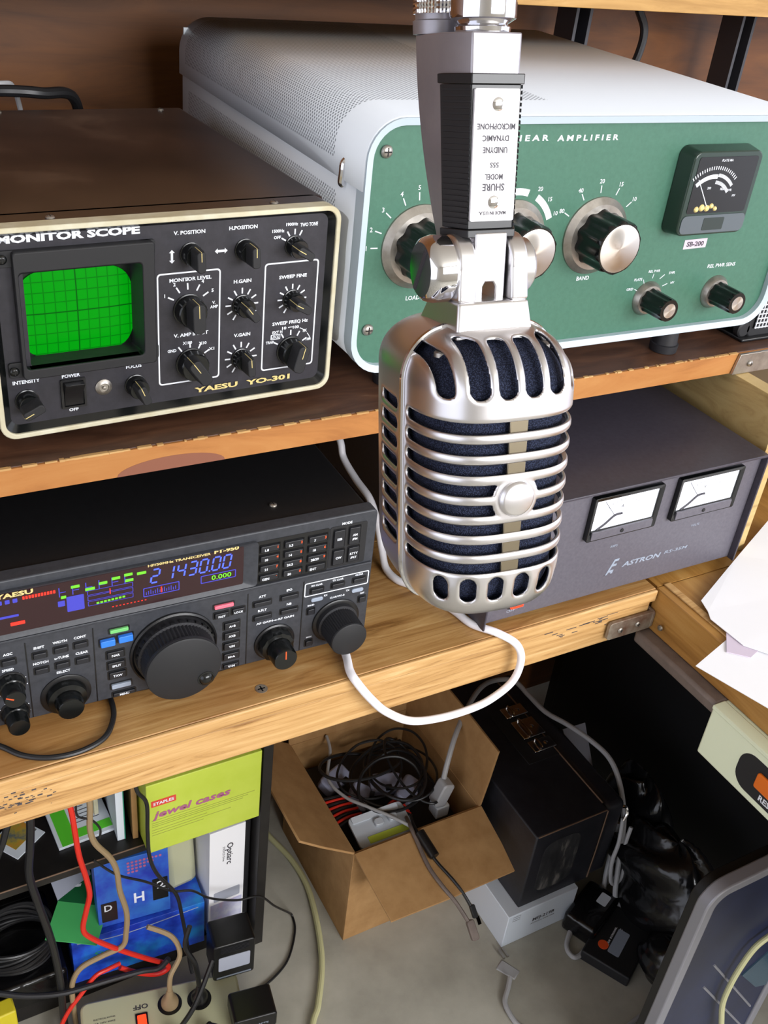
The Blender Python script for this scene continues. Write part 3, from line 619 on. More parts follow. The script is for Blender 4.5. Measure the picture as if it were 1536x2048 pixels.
for s, x, z in (('ATT', -76, 48.4), ('IPO', -57, 48.8), ('R.FLT', -75.6, 36.8), ('NB', -56.6, 37)): key(x, z, 12, 3.6, lab=(s, 0, 5.4, 2.6, 'p'))
tx.text('AF GAIN-o-RF GAIN', -66, 31.4, 2.2, Y, width=27, bold=.03)
key(-102.4, 53.6, 13, 2.8, M_pink); key(-104, 46.4, 9.4, 4.2, lab=('FAST', 0, -.4, 2.2, 'k')); key(-92.6, 47, 8.6, 4.4, lab=('LOCK', 0, -.4, 2.2, 'k'))
for s, z in (('A▸B', 36), ('AXB', 27.6), ('V/M', 18.8), ('M▸A', 9.8), ('V▸M', 1.6)): key(-96.8, z, 10.5, 5.6 if z > 5 else 3.2, lab=(s.replace('▸', '>'), 0, 0, 2.4, 'k'))
key(-169.6, 53, 11.5, 2.8, M_lgreen); key(-177, 45.4, 9, 5, M_blue, 2.6); key(-166, 46, 9, 5, M_blue, 2.6)
for s, z, x in (('NAR', 34.4, -172.6), ('SPLIT', 25.8, -172.4), ('TXW', 17.6, -172)): key(x, z, 10.5, 5.4, lab=(s, 0, 0, 2.4, 'k'))
key(-170, 8.2, 12.5, 3.6, M_lgrey); key(-168.5, 1, 14, 3, lab=('MENU', 0, 0, 2.2, 'k'))
for s, x, z in (('SHIFT', -217, 47), ('WIDTH', -204.8, 47.8), ('CONT', -193, 48), ('NOTCH', -216.8, 35), ('µ-TUNE', -204.6, 35.6), ('CLEAR', -192.6, 35.6), ('AGC', -234.6, 47)): key(x, z, 7.6, 4, lab=(s.replace('µ', 'u'), 0, 5.8, 2.5, 'p'))
tx.text('SELECT', -204.3, 30, 2.5, Y, bold=.03).text('SPEED', -235.6, 41, 2.5, Y, bold=.03)
for cx, cz, R_ in ((-235, 29, 9.5), (-234.6, 7.5, 9)):
    for k in range(9): a = math.radians(225-33.75*k); tx.box(-.3, .3, -.12, 0, -.3, .3, Matrix.Translation((cx+R_*math.cos(a), Y, cz+R_*math.sin(a))))
    tx.flush()
tx.flush()
for x in (-224.5, -185.2, -86, -46.8): B(x-.35, x+.35, .95, 1.4, -1, 58.4).build('panel_groove', M_black, ft)
def fknob(cx, cz, name, ring_prof, grip_prof, cap, fl, line=None, n=72):
    ko = MB().lathe(ring_prof, (cx, Y, cz), 48).build(name, M_black, ft)
    MB().lathe(grip_prof, (cx, Y, cz), n, flute=fl).build('grip', M_rubber if cap else M_knobblk, ko, angle=30)
    if cap: MB().lathe(cap, (cx, Y, cz), 48).build('face_disc', M_matte, ko)
    if line is not None:
        a = math.radians(line[0]); MB().box(line[1], line[2], line[3], line[4], -.35, .35, Matrix.Translation((cx, Y, cz)) @ Matrix.Rotation(-a, 4, 'Y')).build('pointer', M_orange, ko)
    return ko
dial = fknob(-135.5, 28, 'tuning_dial', [(28.5, -1), (28.5, 1.6), (27.4, 2.4), (26, 1.2)], [(25, 1.2), (25, 7), (23.8, 7.4), (23.8, 19), (24.4, 19.4), (24.4, 21)], [(24.3, 20.8), (24.1, 22), (23, 22.6)], (60, .035, 2, 3), n=240)
for k in range(22):
    a = math.radians(20+k*12.5)
    if k < 13: B(0, 0, 0, 0, 0, 0); MB().box(24.2, 25.9, -6.6, -4.4, -1.3, 1.3, Matrix.Translation((-135.5, Y, 28)) @ Matrix.Rotation(-a, 4, 'Y')).build('dial_tooth', M_black, dial)
MB().lathe([(5.6, 22.4), (5.6, 22.9), (4.6, 23.1), (4.2, 22.0)], (-121.5, Y, 16.6), 28, cap=False).build('finger_cup_rim', M_knobblk, dial)
MB().lathe([(4.6, 22.7), (3.8, 24.2), (2.2, 25.2), (.4, 25.5)], (-121.5, Y, 16.6), 28).build('finger_cup', M_knobblk, dial)
fknob(-20.8, 19, 'vfo_knob', [(17.6, -.5), (17.6, 1.2), (16.6, 1.8), (14.8, 1.9)], [(14.8, 1.6), (14.8, 5), (13.4, 5.4), (13.2, 21), (13.2, 22)], [(13.1, 21.9), (12.9, 22.8), (12.2, 23.2)], (48, .05, 2, 3), n=192)
fknob(-66, 13, 'gain_knob', [(14.5, -.4), (14.5, 1), (13.4, 1.6), (12.6, 1.4)], [(12.4, 1.2), (11.6, 7.5), (8.8, 8.2), (8.4, 20), (7.8, 21)], None, (12, .05, 0, 1), (92, 1, 7.6, -21.3, -20.9))
fknob(-204, 11.5, 'select_knob', [(15.4, -.4), (15.4, .8), (14, 1.5), (12.4, 1.4)], [(12.4, 1.2), (11.6, 6), (8.6, 7), (8.2, 14), (7.6, 15)], None, (24, .03, 3, 4))
fknob(-235, 30, 'speed_knob', [(9, -.4), (9, .6), (8.4, .8)], [(8.2, .6), (7.6, 6), (6.6, 6.4), (6.3, 14), (5.8, 15)], None, (14, .05, 0, 1), (150, 1, 5.8, -15.3, -14.9))
fknob(-234.6, 7, 'pitch_knob', [(9, -.4), (9, .6), (8.4, .8)], [(8.2, .6), (7.6, 6), (6.6, 6.4), (6.3, 14), (5.8, 15)], None, (14, .05, 0, 1))
vt = MB()
for gx in range(4):
    for r_ in range(11): vt.box(-118+gx*29, -96+gx*29, 118+r_*4.6, 120.2+r_*4.6, 104.5, 104.9)
tag(vt.build('top_vents', M_black, ft), kind='stuff')
screw((-60, 28, 104.4), 2.6, ft, 'z')
for x, y in ((-330, 30), (-36, 30), (-330, 290), (-36, 290)): MB().lathe([(10, -8), (10.4, -5), (9, 2)], (x, y, 0), 24, 'z').build('foot', M_rubber, ft)
MB().prism([(-178+a*2, -2-2.6*math.sin(math.pi*k/10)) for k, a in enumerate([q*5.2 for q in range(11)])][::1], 3, 9).build('dial_chin', M_black, ft)

# ================================================================ power supply
PW, PH, PD = 255.0, 102.5, 279.0
ps = thing('power_supply', (67.1, 6.6, 6), 'grey bench power supply with two lit white meters', 'power supply', rz=-0.0028)
B(1.5, PW-1.5, 3, PD-2, 0, 97).build('chassis', M_psu, ps, bevel=.6)
MB().prism([(0, -1), (1.6, -1), (1.6, PH-2.2), (PW-1.6, PH-2.2), (PW-1.6, -1), (PW, -1), (PW, PH-1.6), (PW-1.6, PH), (1.6, PH), (0, PH-1.6)], -3, PD).build('cover', M_psutop, ps, bevel=.5)
pp = Legend(ps, M_lgrey).text('ASTRON', 130.5, 22.6, 6.2, 3, 'l', width=40, bold=.03, shear=.2).text('RS-35M', 174, 23.6, 4, 3, 'l', width=25, shear=.2).text('AMPS', 116, 44, 3, 3).text('VOLTS', 200, 44.6, 3, 3).text('OFF', 27.5, 6.5, 3.6, 3, width=8).text('ON', 28.6, 33, 3.6, 3)
lg = MB()
lg.prism([(113, 16), (115, 16), (121, 30), (126, 30), (125.4, 28), (122, 28), (121, 25.4), (124.6, 25.4), (124, 23.4), (120, 23.4), (118.6, 20), (122.6, 20), (121.8, 16.6), (119.8, 16.6), (119.9, 18), (117.6, 18), (116.8, 16), (115.4, 16)], 2.8, 3)
lg.build('maker_emblem', M_lgrey, ps, smooth=False); pp.flush()
for x0 in (81.5, 165):
    fr = MB().ring(rrect(x0, x0+67, 57.5, 95.8, 1.5, 3), rrect(x0+3.6, x0+63.4, 66, 92, .6, 3), -1.6, 4, yi=-.4).build('meter_frame', M_knobblk, ps, bevel=.5)
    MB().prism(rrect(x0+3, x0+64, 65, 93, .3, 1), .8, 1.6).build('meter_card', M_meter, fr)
    MB().prism(rrect(x0+4, x0+63, 58.6, 65.6, .6, 2), -1.9, -.5).build('meter_base', M_psu, fr, bevel=.3)
    q = MB().tube([(x0+9, .4, 66), (x0+16, .4, 70), (x0+24, .4, 76), (x0+31, .4, 76.5)], .9, 6, 5)
    q.tube([(x0+24, .5, 76), (x0+12, .5, 90)], .25, 4, 0)
    for k in range(9): a = math.radians(128-9.5*k); q.box(22, 24, -.1, 0, -.15, .15, Matrix.Translation((x0+31, .7, 66)) @ Matrix.Rotation(-a, 4, 'Y'))
    q.text('A' if x0 < 100 else 'V', x0+30, 83, 4, .75); q.build('meter_needle', M_ink, fr, smooth=False)
    MB().lathe([(1.8, 1.6), (1.6, 2.4), (.6, 2.6)], (x0+33, 0, 62), 14).build('zero_screw', M_matte, fr)
psw = MB().prism(rrect(21.5, 35.5, 11, 30, 1, 3), .2, 4).build('power_switch', M_black, ps)
MB().prism(rrect(23, 34, 12.5, 28.5, .6, 3), -2.6, 1).build('rocker', M_redlit, psw, bevel=.6)
for x, y in ((22, 22), (233, 22), (22, 255), (233, 255)): MB().lathe([(8, -6), (8.3, -3), (7, .5)], (x, y, 0), 20, 'z').build('foot', M_rubber, ps)

# ================================================================ microphone (local frame: +z up, front = -y, mm)
mic = thing('microphone', (0, 0, 0), 'vintage ribbed silver microphone hanging upside down in the foreground', 'microphone')
MR = Matrix(((0.9900, 0.1410, 0.0026), (-0.1388, 0.9710, 0.1947), (0.0249, -0.1931, 0.9809))).to_4x4()
MR.translation = Vector((-121.19, -196.15, 294.18))*MM; mic.matrix_world = MR
HA, HF, HB = 28.2, 31.5, 45.0
PITCH_ = 7.03
prof = []                                         # (arc, z, scale)
def build_profile():
    pts = []
    for k in range(25):                           # bottom cap -> chin
        a = math.radians(90-90*k/24); pts.append((-30-16.5*math.sin(a), 0.62+0.36*math.cos(a)))
    for k in range(1, 61): z = -30+64*k/60; pts.append((z, 0.98+0.02*min(1, (z+30)/45)))
    for k in range(1, 31): a = math.radians(90*k/30); pts.append((34+17.5*math.sin(a), 0.40+0.60*math.cos(a)))
    s = 0; out = []
    for i, (z, q) in enumerate(pts):
        if i: s += math.hypot(z-pts[i-1][0], (q-pts[i-1][1])*30)
        out.append((s, z, q))
    z0 = min(out, key=lambda t: abs(t[1]))[0]
    return [(s-z0, z, q) for s, z, q in out]
prof = build_profile(); S0, S1 = prof[0][0], prof[-1][0]
def prof_at(s):
    lo, hi = 0, len(prof)-1
    while hi-lo > 1:
        md = (lo+hi)//2
        if prof[md][0] <= s: lo = md
        else: hi = md
    t = (s-prof[lo][0])/max(1e-9, prof[hi][0]-prof[lo][0]); return prof[lo][1]+t*(prof[hi][1]-prof[lo][1]), prof[lo][2]+t*(prof[hi][2]-prof[lo][2])
def plan(depth, front, ne):
    P = []
    for k in range(401):
        a = math.pi*k/400; c, s = math.cos(a), math.sin(a)
        x = -math.copysign(abs(c)**(2/ne), c)*HA; y = (abs(s)**(2/ne))*depth*(-1 if front else 1); P.append((x, y))
    L_ = [0]
    for a, b_ in zip(P, P[1:]): L_.append(L_[-1]+math.dist(a, b_))
    return P, L_
def plan_at(PL, p):
    P, L_ = PL; t = p+L_[-1]/2; lo, hi = 0, len(L_)-1
    while hi-lo > 1:
        md = (lo+hi)//2
        if L_[md] <= t: lo = md
        else: hi = md
    q = (t-L_[lo])/max(1e-9, L_[hi]-L_[lo]); return P[lo][0]+q*(P[hi][0]-P[lo][0]), P[lo][1]+q*(P[hi][1]-P[lo][1])
FPL, BPL = plan(HF, True, 2.9), plan(HB, False, 3.0)
def rbsd(x, z, hx, hz, r):
    dx, dz = abs(x)-hx+r, abs(z)-hz+r
    return math.hypot(max(dx, 0), max(dz, 0))+min(max(dx, dz), 0)-r
zdome = min(prof, key=lambda t: abs(t[1]-33))[0]; zchin = min(prof, key=lambda t: abs(t[1]+28.2))[0]
def front_sd(p, s, L_):                           # > 0 = metal, < 0 = slot
    d = 99.0
    if -29 < s < 29:
        i = round(3.5-s/PITCH_); i = max(0, min(7, i)); zc = (3.5-i)*PITCH_
        q = rbsd(p, s-zc, L_/2-4.2, 1.85, 1.8)
        if i in (3, 4): q = max(q, 8.6-math.hypot(p, s))
        d = min(d, q)
    if s > zdome-1:
        xx = plan_at(FPL, p)[0]*prof_at(s)[1]
        k = max(-2.5, min(2.5, round(xx/9.2-.5)+.5))
        top = {0.5: 22.5, 1.5: 22.5, 2.5: 15.5}[abs(k)]
        d = min(d, rbsd(xx-k*9.2, s-(zdome+top/2+.8), 3.1 if abs(k) < 2 else 2.1, top/2, 2.05 if abs(k) > 2 else 2.85))
    if s < zchin+1:
        k = max(-2.5, min(2.5, round(p/10.2-.5)+.5)); d = min(d, rbsd(p-k*10.2, s-(zchin-5.6), 2.9, 4.9, 2.8))
    return d
def back_sd(p, s, L_):
    d = 99.0
    if -29 < s < 29:
        i = max(0, min(7, round(3.5-s/PITCH_))); zc = (3.5-i)*PITCH_
        d = rbsd(abs(p)-(L_/2-13), s-zc, 8.5, 1.9, 1.8)
    return d
def shell_half(PL, sd, front, inset=0.0, du=0.62, cut=True, rnd_=1.0):
    L_ = PL[1][-1]; nu = int(L_/du); nv = int((S1-S0)/du); mb = MB(); cache = {}
    vals = [[(sd(-L_/2+L_*i/nu, S0+(S1-S0)*j/nv, L_) if cut else 9.0) for j in range(nv+1)] for i in range(nu+1)]
    def vert(p, s, d):
        x, y = plan_at(PL, p); z, q = prof_at(s); x *= q; y *= q
        off = inset
        if d < 1.1: off += rnd_*0.55*(1-max(d, 0)/1.1)**2
        n_ = math.hypot(x/HA, y/(HF if front else HB)) or 1
        rr = math.hypot(x, y) or 1
        x -= x/rr*off; y -= y/rr*off
        if z > 36: z -= off*.6
        if z < -33: z += off*.6
        mb.v.append(Vector((x, y, z))); return len(mb.v)-1
    def gp(i, j):
        k = (i, j)
        if k not in cache: cache[k] = vert(-L_/2+L_*i/nu, S0+(S1-S0)*j/nv, vals[i][j])
        return cache[k]
    def ep(a, b_):
        k = (a, b_) if a < b_ else (b_, a)
        if k not in cache:
            va, vb = vals[a[0]][a[1]], vals[b_[0]][b_[1]]; t = va/(va-vb); i = a[0]+t*(b_[0]-a[0]); j = a[1]+t*(b_[1]-a[1])
            cache[k] = vert(-L_/2+L_*i/nu, S0+(S1-S0)*j/nv, 0.0)
        return cache[k]
    for i in range(nu):
        for j in range(nv):
            C4 = ((i, j), (i+1, j), (i+1, j+1), (i, j+1)); V4 = [vals[a][b_] for a, b_ in C4]
            if max(V4) <= 0: continue
            if min(V4) > 0: f = [gp(*q) for q in C4]
            else:
                f = []
                for k in range(4):
                    a, b_ = C4[k], C4[(k+1) % 4]; va, vb = V4[k], V4[(k+1) % 4]
                    if va > 0: f.append(gp(*a))
                    if (va > 0) != (vb > 0): f.append(ep(a, b_))
            if len(f) > 2: mb.f.append(tuple(f if front else f[::-1]))
    return mb
g_ = shell_half(FPL, front_sd, True); g_.build('front_grille', M_satin, mic, solid=1.5, angle=60)
k_ = shell_half(BPL, back_sd, False, du=0.8); k_.build('back_shell', M_satin, mic, solid=1.5, angle=60)
# closing caps
for z, q, nm in ((prof[0][1], prof[0][2], 'bottom_cap'), (prof[-1][1], prof[-1][2], 'crown')):
    P_ = [plan_at(FPL, -FPL[1][-1]/2+FPL[1][-1]*k/40) for k in range(41)]+[plan_at(BPL, BPL[1][-1]/2-BPL[1][-1]*k/40) for k in range(1, 40)]
    MB().add([(x*q, y*q, z) for x, y in P_]+[(x*q, y*q, z+(1 if z < 0 else -1)) for x, y in P_], [tuple(range(len(P_))), tuple(range(2*len(P_)-1, len(P_)-1, -1))]).build(nm, M_satin, mic)
shell_half(FPL, front_sd, True, 3.2, 2.0, False).build('cloth_liner', M_foam, mic); shell_half(BPL, back_sd, False, 3.2, 2.0, False).build('cloth_liner', M_foam, mic)
seam = [(-HA*q-.4, -1.2, z) for s, z, q in prof]+[(HA*q+.4, -1.2, z) for s, z, q in reversed(prof)]
MB().tube(seam+[seam[0]], 1.0, 8, 0).build('seam_rim', M_chrome, mic)
# centre spine behind slots + medallion
sp_ = MB()
for i in (0, 1, 2, 5, 6, 7):
    zc = (3.5-i)*PITCH_; x, y = 0, -HF*prof_at(zc)[1]; sp_.box(-3.3, 3.3, y+1.0, y+2.4, zc-3, zc+3)
sp_.build('centre_spine', mat('spine_nickel', (150, 140, 120), .3, 1.0), mic, bevel=.3)
yf = -HF
MB().lathe([(6.2, -.4), (6.2, .6), (5.6, 1.4), (5.0, 1.7)], (0, yf, 0), 40).build('medallion', M_satin, mic)
for x in (-18.6, 18.6): MB().lathe([(2.4, -1), (2.4, .4), (1.8, .9)], (x, -9.5, 44.6), 16, 'z').build('grille_screw', M_steel, mic)
# yoke, pivot
yk = MB()
def tap(x0, x1, y0, y1, z0, X0_, X1_, Y0_, Y1_, z1): return yk.add([(x0, y0, z0), (x1, y0, z0), (x1, y1, z0), (x0, y1, z0), (X0_, Y0_, z1), (X1_, Y0_, z1), (X1_, Y1_, z1), (X0_, Y1_, z1)], [(0, 3, 2, 1), (4, 5, 6, 7), (0, 1, 5, 4), (1, 2, 6, 5), (2, 3, 7, 6), (3, 0, 4, 7)])
tap(-14, 14, -11, 22, 48, -12.6, 12.6, -8.6, 14, 60)
for s in (-1, 1):
    a, b_ = sorted((s*6.2, s*12.6)); a2, b2 = sorted((s*6.2, s*12.2)); tap(a, b_, -8.6, 14, 59.9, a2, b2, -7.6, 11, 72)
    yk.lathe([(9.4, 0), (9.4, 6.1)], (6.2*s, 1.6, 71), 32, 'x' if s > 0 else '-x')
yk.build('yoke', M_satin, mic, bevel=1.0, segs=3)
pv = MB().lathe([(9.6, 0), (10.6, 1.2), (10.8, 6), (9.9, 8.6), (8.6, 9.6)], (-12.2, 1.6, 69.5), 40, '-x').build('pivot_screw', M_chrome, mic)
MB().box(-22.2, -21.6, -.7, .7, -8, 8, Matrix.Translation((0, 1.6, 69.5)) @ Matrix.Rotation(.6, 4, 'X')).build('screw_slot', M_ink, pv)
MB().lathe([(8.6, 0), (8.8, 3), (7.6, 4.2)], (12.2, 1.6, 69.5), 32, 'x').build('pivot_nut', M_satin, mic)
# tongue
tg_ = MB(); tg_.prism([(-5.6, 58.5), (-2.2, 58.5), (-2.2, 64), (-1.4, 65.5), (1.4, 65.5), (2.2, 64), (2.2, 58.5), (5.6, 58.5), (5.6, 81), (-5.6, 81)], -4.6, 8); tg_.build('tongue', M_satin, mic, bevel=.5)
# stem: section (front flat, chamfers, sides) lofted along z, back edge curving in
def section(z):
    t = (z-78)/(139-78); yb = 15+18*(1-(1-t)**1.9); w_ = 11.8+1.4*t; f_ = 7.4+.8*t; yc = 6+4*t
    return [(-f_, -2), (f_, -2), (w_, yc), (w_, yb-3), (w_-3, yb), (-w_+3, yb), (-w_, yb-3), (-w_, yc)]
zs_ = [76.5]+[78+61*k/14 for k in range(15)]
sm = MB(); n = 8; vs = []
for z in zs_: vs += [(x, y, z) for x, y in section(max(z, 78))]
sm.add(vs, [(i*n+k, i*n+(k+1) % n, (i+1)*n+(k+1) % n, (i+1)*n+k) for i in range(len(zs_)-1) for k in range(n)]+[tuple(range(n-1, -1, -1)), tuple((len(zs_)-1)*n+k for k in range(n))])
sm.build('stem', M_stem, mic, bevel=.5, angle=25)
# black ribbed insert on front and chamfers
ins = MB()
def ins_sec(z, o):
    (f0, f1, w1) = section(z)[0], section(z)[1], section(z)[2]; w0 = section(z)[7]
    return [(w0[0]-o*.7, w0[1]), (f0[0]-o*.4, f0[1]-o), (f1[0]+o*.4, f1[1]-o), (w1[0]+o*.7, w1[1]), (f1[0], f1[1]+1), (f0[0], f0[1]+1)]
def slab(z0, z1, o):
    a = [(x, y, z0) for x, y in ins_sec(z0, o)]; b_ = [(x, y, z1) for x, y in ins_sec(z1, o)]
    ins.add(a+b_, [(i, (i+1) % 6, 6+(i+1) % 6, 6+i) for i in range(6)]+[(5, 4, 3, 2, 1, 0), (6, 7, 8, 9, 10, 11)])
zz_ = 82.0; slab(79.6, 82.0, 2.2); slab(124.6, 127.6, 2.2); slab(82, 124.6, 1.0)
ins.build('grip_insert', M_black, mic, bevel=.25)
rb = MB()
for k in range(25):
    z0 = 82.6+k*1.7; z1 = z0+1.05
    for s in (0, 1):
        A0, A1 = ins_sec(z0, 1.8), ins_sec(z1, 1.8); q0 = (A0[0], A0[1]) if s == 0 else (A0[2], A0[3]); q1 = (A1[0], A1[1]) if s == 0 else (A1[2], A1[3])
        C0 = (0, 8); vs = []
        for (pA, pB), z in ((q0, z0), (q1, z1)):
            inn = lambda p: (p[0]*.85, p[1]+1.2)
            t_ = .10
            pa = (pA[0]+(pB[0]-pA[0])*t_, pA[1]+(pB[1]-pA[1])*t_); pb = (pB[0]+(pA[0]-pB[0])*.04, pB[1]+(pA[1]-pB[1])*.04)
            vs += [(pa[0], pa[1], z), (pb[0], pb[1], z), (*inn(pb), z), (*inn(pa), z)]
        rb.add(vs, [(0, 1, 5, 4), (1, 2, 6, 5), (2, 3, 7, 6), (3, 0, 4, 7), (3, 2, 1, 0), (4, 5, 6, 7)])
tag(rb.build('grip_ribs', M_black, mic), kind='stuff')
lp_ = MB().prism(rrect(-7.6, 7.6, 84.6, 123.4, .5, 2), -4.05, -2.8); lpo = lp_.build('label_plate', M_plate, mic)
lt = MB()
for s, z, wd, sz in (('MADE IN U.S.A.', 87, 9.5, 1.5), ('SHURE', 94.8, 7.6, 3.0), ('MODEL', 97.9, 6.2, 2.3), ('55S', 101.4, 3, 2.1), ('UNIDYNE', 105.8, 8.4, 2.5), ('DYNAMIC', 109.2, 9, 2.4), ('MICROPHONE', 112.6, 13, 2.4)):
    lt.text(s, 0, z, sz, -4.05, width=wd, rot=math.pi, bold=.02)
lt.build('plate_lettering', M_ink, lpo, smooth=False)
for z in (90.4, 119): MB().lathe([(2.3, 0), (2.0, .8), (1.2, 1.2)], (0, -4.0, z), 20).build('plate_screw', M_chrome, lpo)
# chrome stand coupling and knurled cable connector (stay top-level: they screw onto the microphone)
def onmic(name, label, cat):
    o = thing(name, (0, 0, 0), label, cat); o.matrix_world = MR; return o
cpl = onmic('stand_coupling', 'polished chrome stand coupling on top of the microphone stem', 'coupling')
MB().lathe([(8.6, 139.1), (8.8, 140.6), (7.6, 141.4), (10.2, 143), (10.4, 144), (10.4, 172), (9.6, 174)], (0, 8.5, 0), 40, 'z').build('collar', M_chrome, cpl)
MB().lathe([(7.8, 174), (7.8, 420)], (0, 8.5, 0), 32, 'z').build('tube', M_chrome, cpl)
cn = onmic('cable_connector', 'knurled metal cable connector beside the chrome coupling', 'connector')
MB().lathe([(8.8, 139.1), (9, 143), (8.2, 143.4), (8.2, 145)], (-5, 29, 0), 32, 'z').build('ferrule', M_stem, cn)
kb = MB(); n = 96; rows = 34; vs = []
for j in range(rows+1):
    for k in range(n):
        a = 2*math.pi*k/n; h = 145+22*j/rows; tw = math.cos(24*(a+h*.11))*math.cos(24*(a-h*.11)); r_ = 8.8+.25*tw
        vs.append((-5+r_*math.cos(a), 29+r_*math.sin(a), h))
kb.add(vs, [(j*n+k, j*n+(k+1) % n, (j+1)*n+(k+1) % n, (j+1)*n+k) for j in range(rows) for k in range(n)]+[tuple(range(n-1, -1, -1)), tuple(rows*n+k for k in range(n))]); kb.build('knurled_ring', M_chrome, cn)
MB().tube([(-5, 29, 166), (-5, 29, 200), (-9, 34, 260), (-12, 40, 400)], 3.4, 10).build('lead', M_blackcable, cn)

# ================================================================ cables on the bench
def cable(name, pts, r, material, label, group=None, n=10, sub=8):
    o = MB().tube(pts, r, n, sub).build(name, material); return tag(o, label, 'cable', group)
cable('white_cable', [(48, 330, 70), (44, 260, 78), (40, 200, 70), (40, 187, 56), (40, 163, 49), (40, 138, 45), (40, 122, 31), (40, 111, 13), (38, 99, 4.5), (40, 84, 3.1), (48, 72, 3.1), (56, 52, 3.1), (62, 34, 3.1), (66, 16, 3.1), (78, 0, 3.4), (92, -7.5, -6), (99, -8.5, -23), (95, -9, -42), (78, -9, -54), (59, -9, -58), (32, -9, -57), (6, -9, -50), (-16, -9, -33), (-30, -8.5, -16), (-41, -6, .5), (-42, 4, 3.4), (-37, 20, 3.2), (-33, 42, 3.2), (-30, 70, 3.1)], 3.0, M_whitecable,
      'thick white cable looping over the front edge of the workbench', n=12)
cable('black_cable', [(-196, 60, 2), (-197, 34, 2), (-201, 20, 2), (-210, 8, 2), (-226, 3, 2), (-243, 5, 2), (-257, 13, 2), (-268, 26, 2), (-285, 40, 2), (-300, 70, 2)], 1.8, M_blackcable, 'thin black cable curving out from under the transceiver')
cable('black_lead', [(-230, 392, 296), (-185, 388, 298), (-160, 384, 299), (-138, 384, 297.5), (-110, 400, 290), (-100, 430, 240), (-100, 470, 180), (-98, 500, 168)], 4.2, M_blackcable, 'thick black cable lying over the back of the monitor scope')
cable('white_lead', [(-240, 420, 293), (-170, 402, 300.5), (-150, 420, 290), (-140, 450, 230), (-140, 480, 166.5)], 2.0, M_greycable, 'thin pale cable behind the monitor scope at the left edge')
cable('hanging_cable', [(508, 480, 377), (514, 478, 364), (524, 474, 345), (520, 470, 322), (506, 466, 290), (496, 462, 230), (494, 460, 167.5)], 4.5, M_blackcable, 'black cable hanging in a curve behind the amplifier')
cable('thin_wire', [(462, 520, 377), (455, 520, 360), (440, 520, 310), (436, 520, 240), (436, 520, 165.5)], .9, M_tan, 'very thin pale wire against the brown back wall')
# small speaker beside the amplifier
spk = thing('small_speaker', (358, 90, 164), 'small black speaker with white mesh beside the amplifier', 'speaker')
MB().prism([(0, 7), (6, 1), (120, 1), (120, 64), (8, 64)], 2, 90).build('cabinet', M_matte, spk, bevel=2)
gr = B(8, 116, .6, 2.2, 10, 60).build('grille_backing', M_black, spk)
gm = MB()
for k in range(27): gm.box(8.5+k*4, 9.3+k*4, -.2, .7, 10, 60)
for k in range(13): gm.box(8, 116, -.3, .7, 10.4+k*4, 11.2+k*4)
tag(gm.build('grille_mesh', M_white, spk), kind='stuff')
MB().lathe([(7, 0), (7, 5), (5.6, 6)], (-1, 8, 9), 24).build('corner_knob', M_matte, spk)
B(-6, 120, -3, 90, 0, 3).build('base', M_black, spk, bevel=1)

# ================================================================ papers and power strip on the side desk
def sheet(name, P, z, material, label, curl=0.0, th=.5):
    mb = MB(); n_ = len(P); mb.add([(x, y, z+c) for x, y, c in P]+[(x, y, z+th+c) for x, y, c in P], [tuple(range(n_-1, -1, -1)), tuple(range(n_, 2*n_))]+[(i, (i+1) % n_, n_+(i+1) % n_, n_+i) for i in range(n_)])
    return tag(mb.build(name, material, smooth=False), label, 'paper', 'loose papers on the side desk')
sheet('paper_sheet', [(198, -84, 0), (216, -140, 0), (330, -250, 0), (450, -150, 0), (330, -40, 0), (244, -70, 0)], .4, M_paper, 'lower white sheet of paper hanging past the side desk edge')
sheet('paper_sheet', [(231, -82, 0), (244, -94, 0), (290, -80, 0), (262, -50, 0)], 1.4, M_paper2, 'lilac slip of paper between the white sheets')
sheet('paper_sheet', [(252, -40, 0), (247, -48, 0), (248, -82, 0), (300, -150, 0), (430, -60, 4), (404, 38, 8), (330, 6, 3), (257, -27, 0)], 2.4, M_paper, 'upper white sheet of paper leaning against the power supply end')
box_ = thing('cream_box', (470, 60, 0), 'pale cream box at the far right edge beyond the plywood', 'box')
B(0, 120, 0, 140, 18, 110).build('body', M_plaster, box_, bevel=2); B(-1, 121, -2, 142, -1, 18).build('base', M_matte, box_, bevel=1)
pst = thing('wall_power_strip', (226, 0, -41), 'pale cream power strip with an orange rocker under the side desk', 'power strip')
B(0, 26, -93, 2, -11, .5).build('housing_bar', M_bar, pst, bevel=3, segs=3)
B(-2, 34, -420, -92, -49, .6).build('end_housing', M_pcream, pst, bevel=1.5)
B(-3, 10, -420, -92, -3, 1).build('top_flange', M_pcream, pst, bevel=1)
MX = Matrix.Rotation(-math.pi/2, 4, 'Z')      # local x -> -y : build on the face looking towards -x
def face_x(mb, x): return [Vector((x+p.y, -p.x, p.z)) for p in mb.v]
ov = MB().prism(rrect(128, 204, -43, -9, 13, 8), -2.4, 1); ov.v = face_x(ov, 0); oo = ov.build('switch_surround', M_matte, pst, bevel=.5)
rk = MB().prism(rrect(147, 176, -31, -17, 2, 3), -4.6, -2); rk.v = face_x(rk, 0); rk.build('rocker', M_rocker, oo, bevel=.8)
rt_ = MB().text('RESET', 163, -37, 7, -2.4, bold=.03); rt_.v = face_x(rt_, 0); rt_.build('switch_lettering', M_white, oo, smooth=False)
cab = thing('black_cabinet', (640, -420, FL), 'tall black cabinet standing under the side desk', 'cabinet')
B(0, 260, 0, 905, 0, 655).build('body', M_darkcab, cab, bevel=1)
tag(cab.children[0], None); B(-1.5, 0, 20, 885, 10, 645).build('side_panel', M_darkcab, cab, bevel=.6)
tape = thing('yellow_tag', (205, 30, -44), 'yellow tag under the bench corner', 'tag')
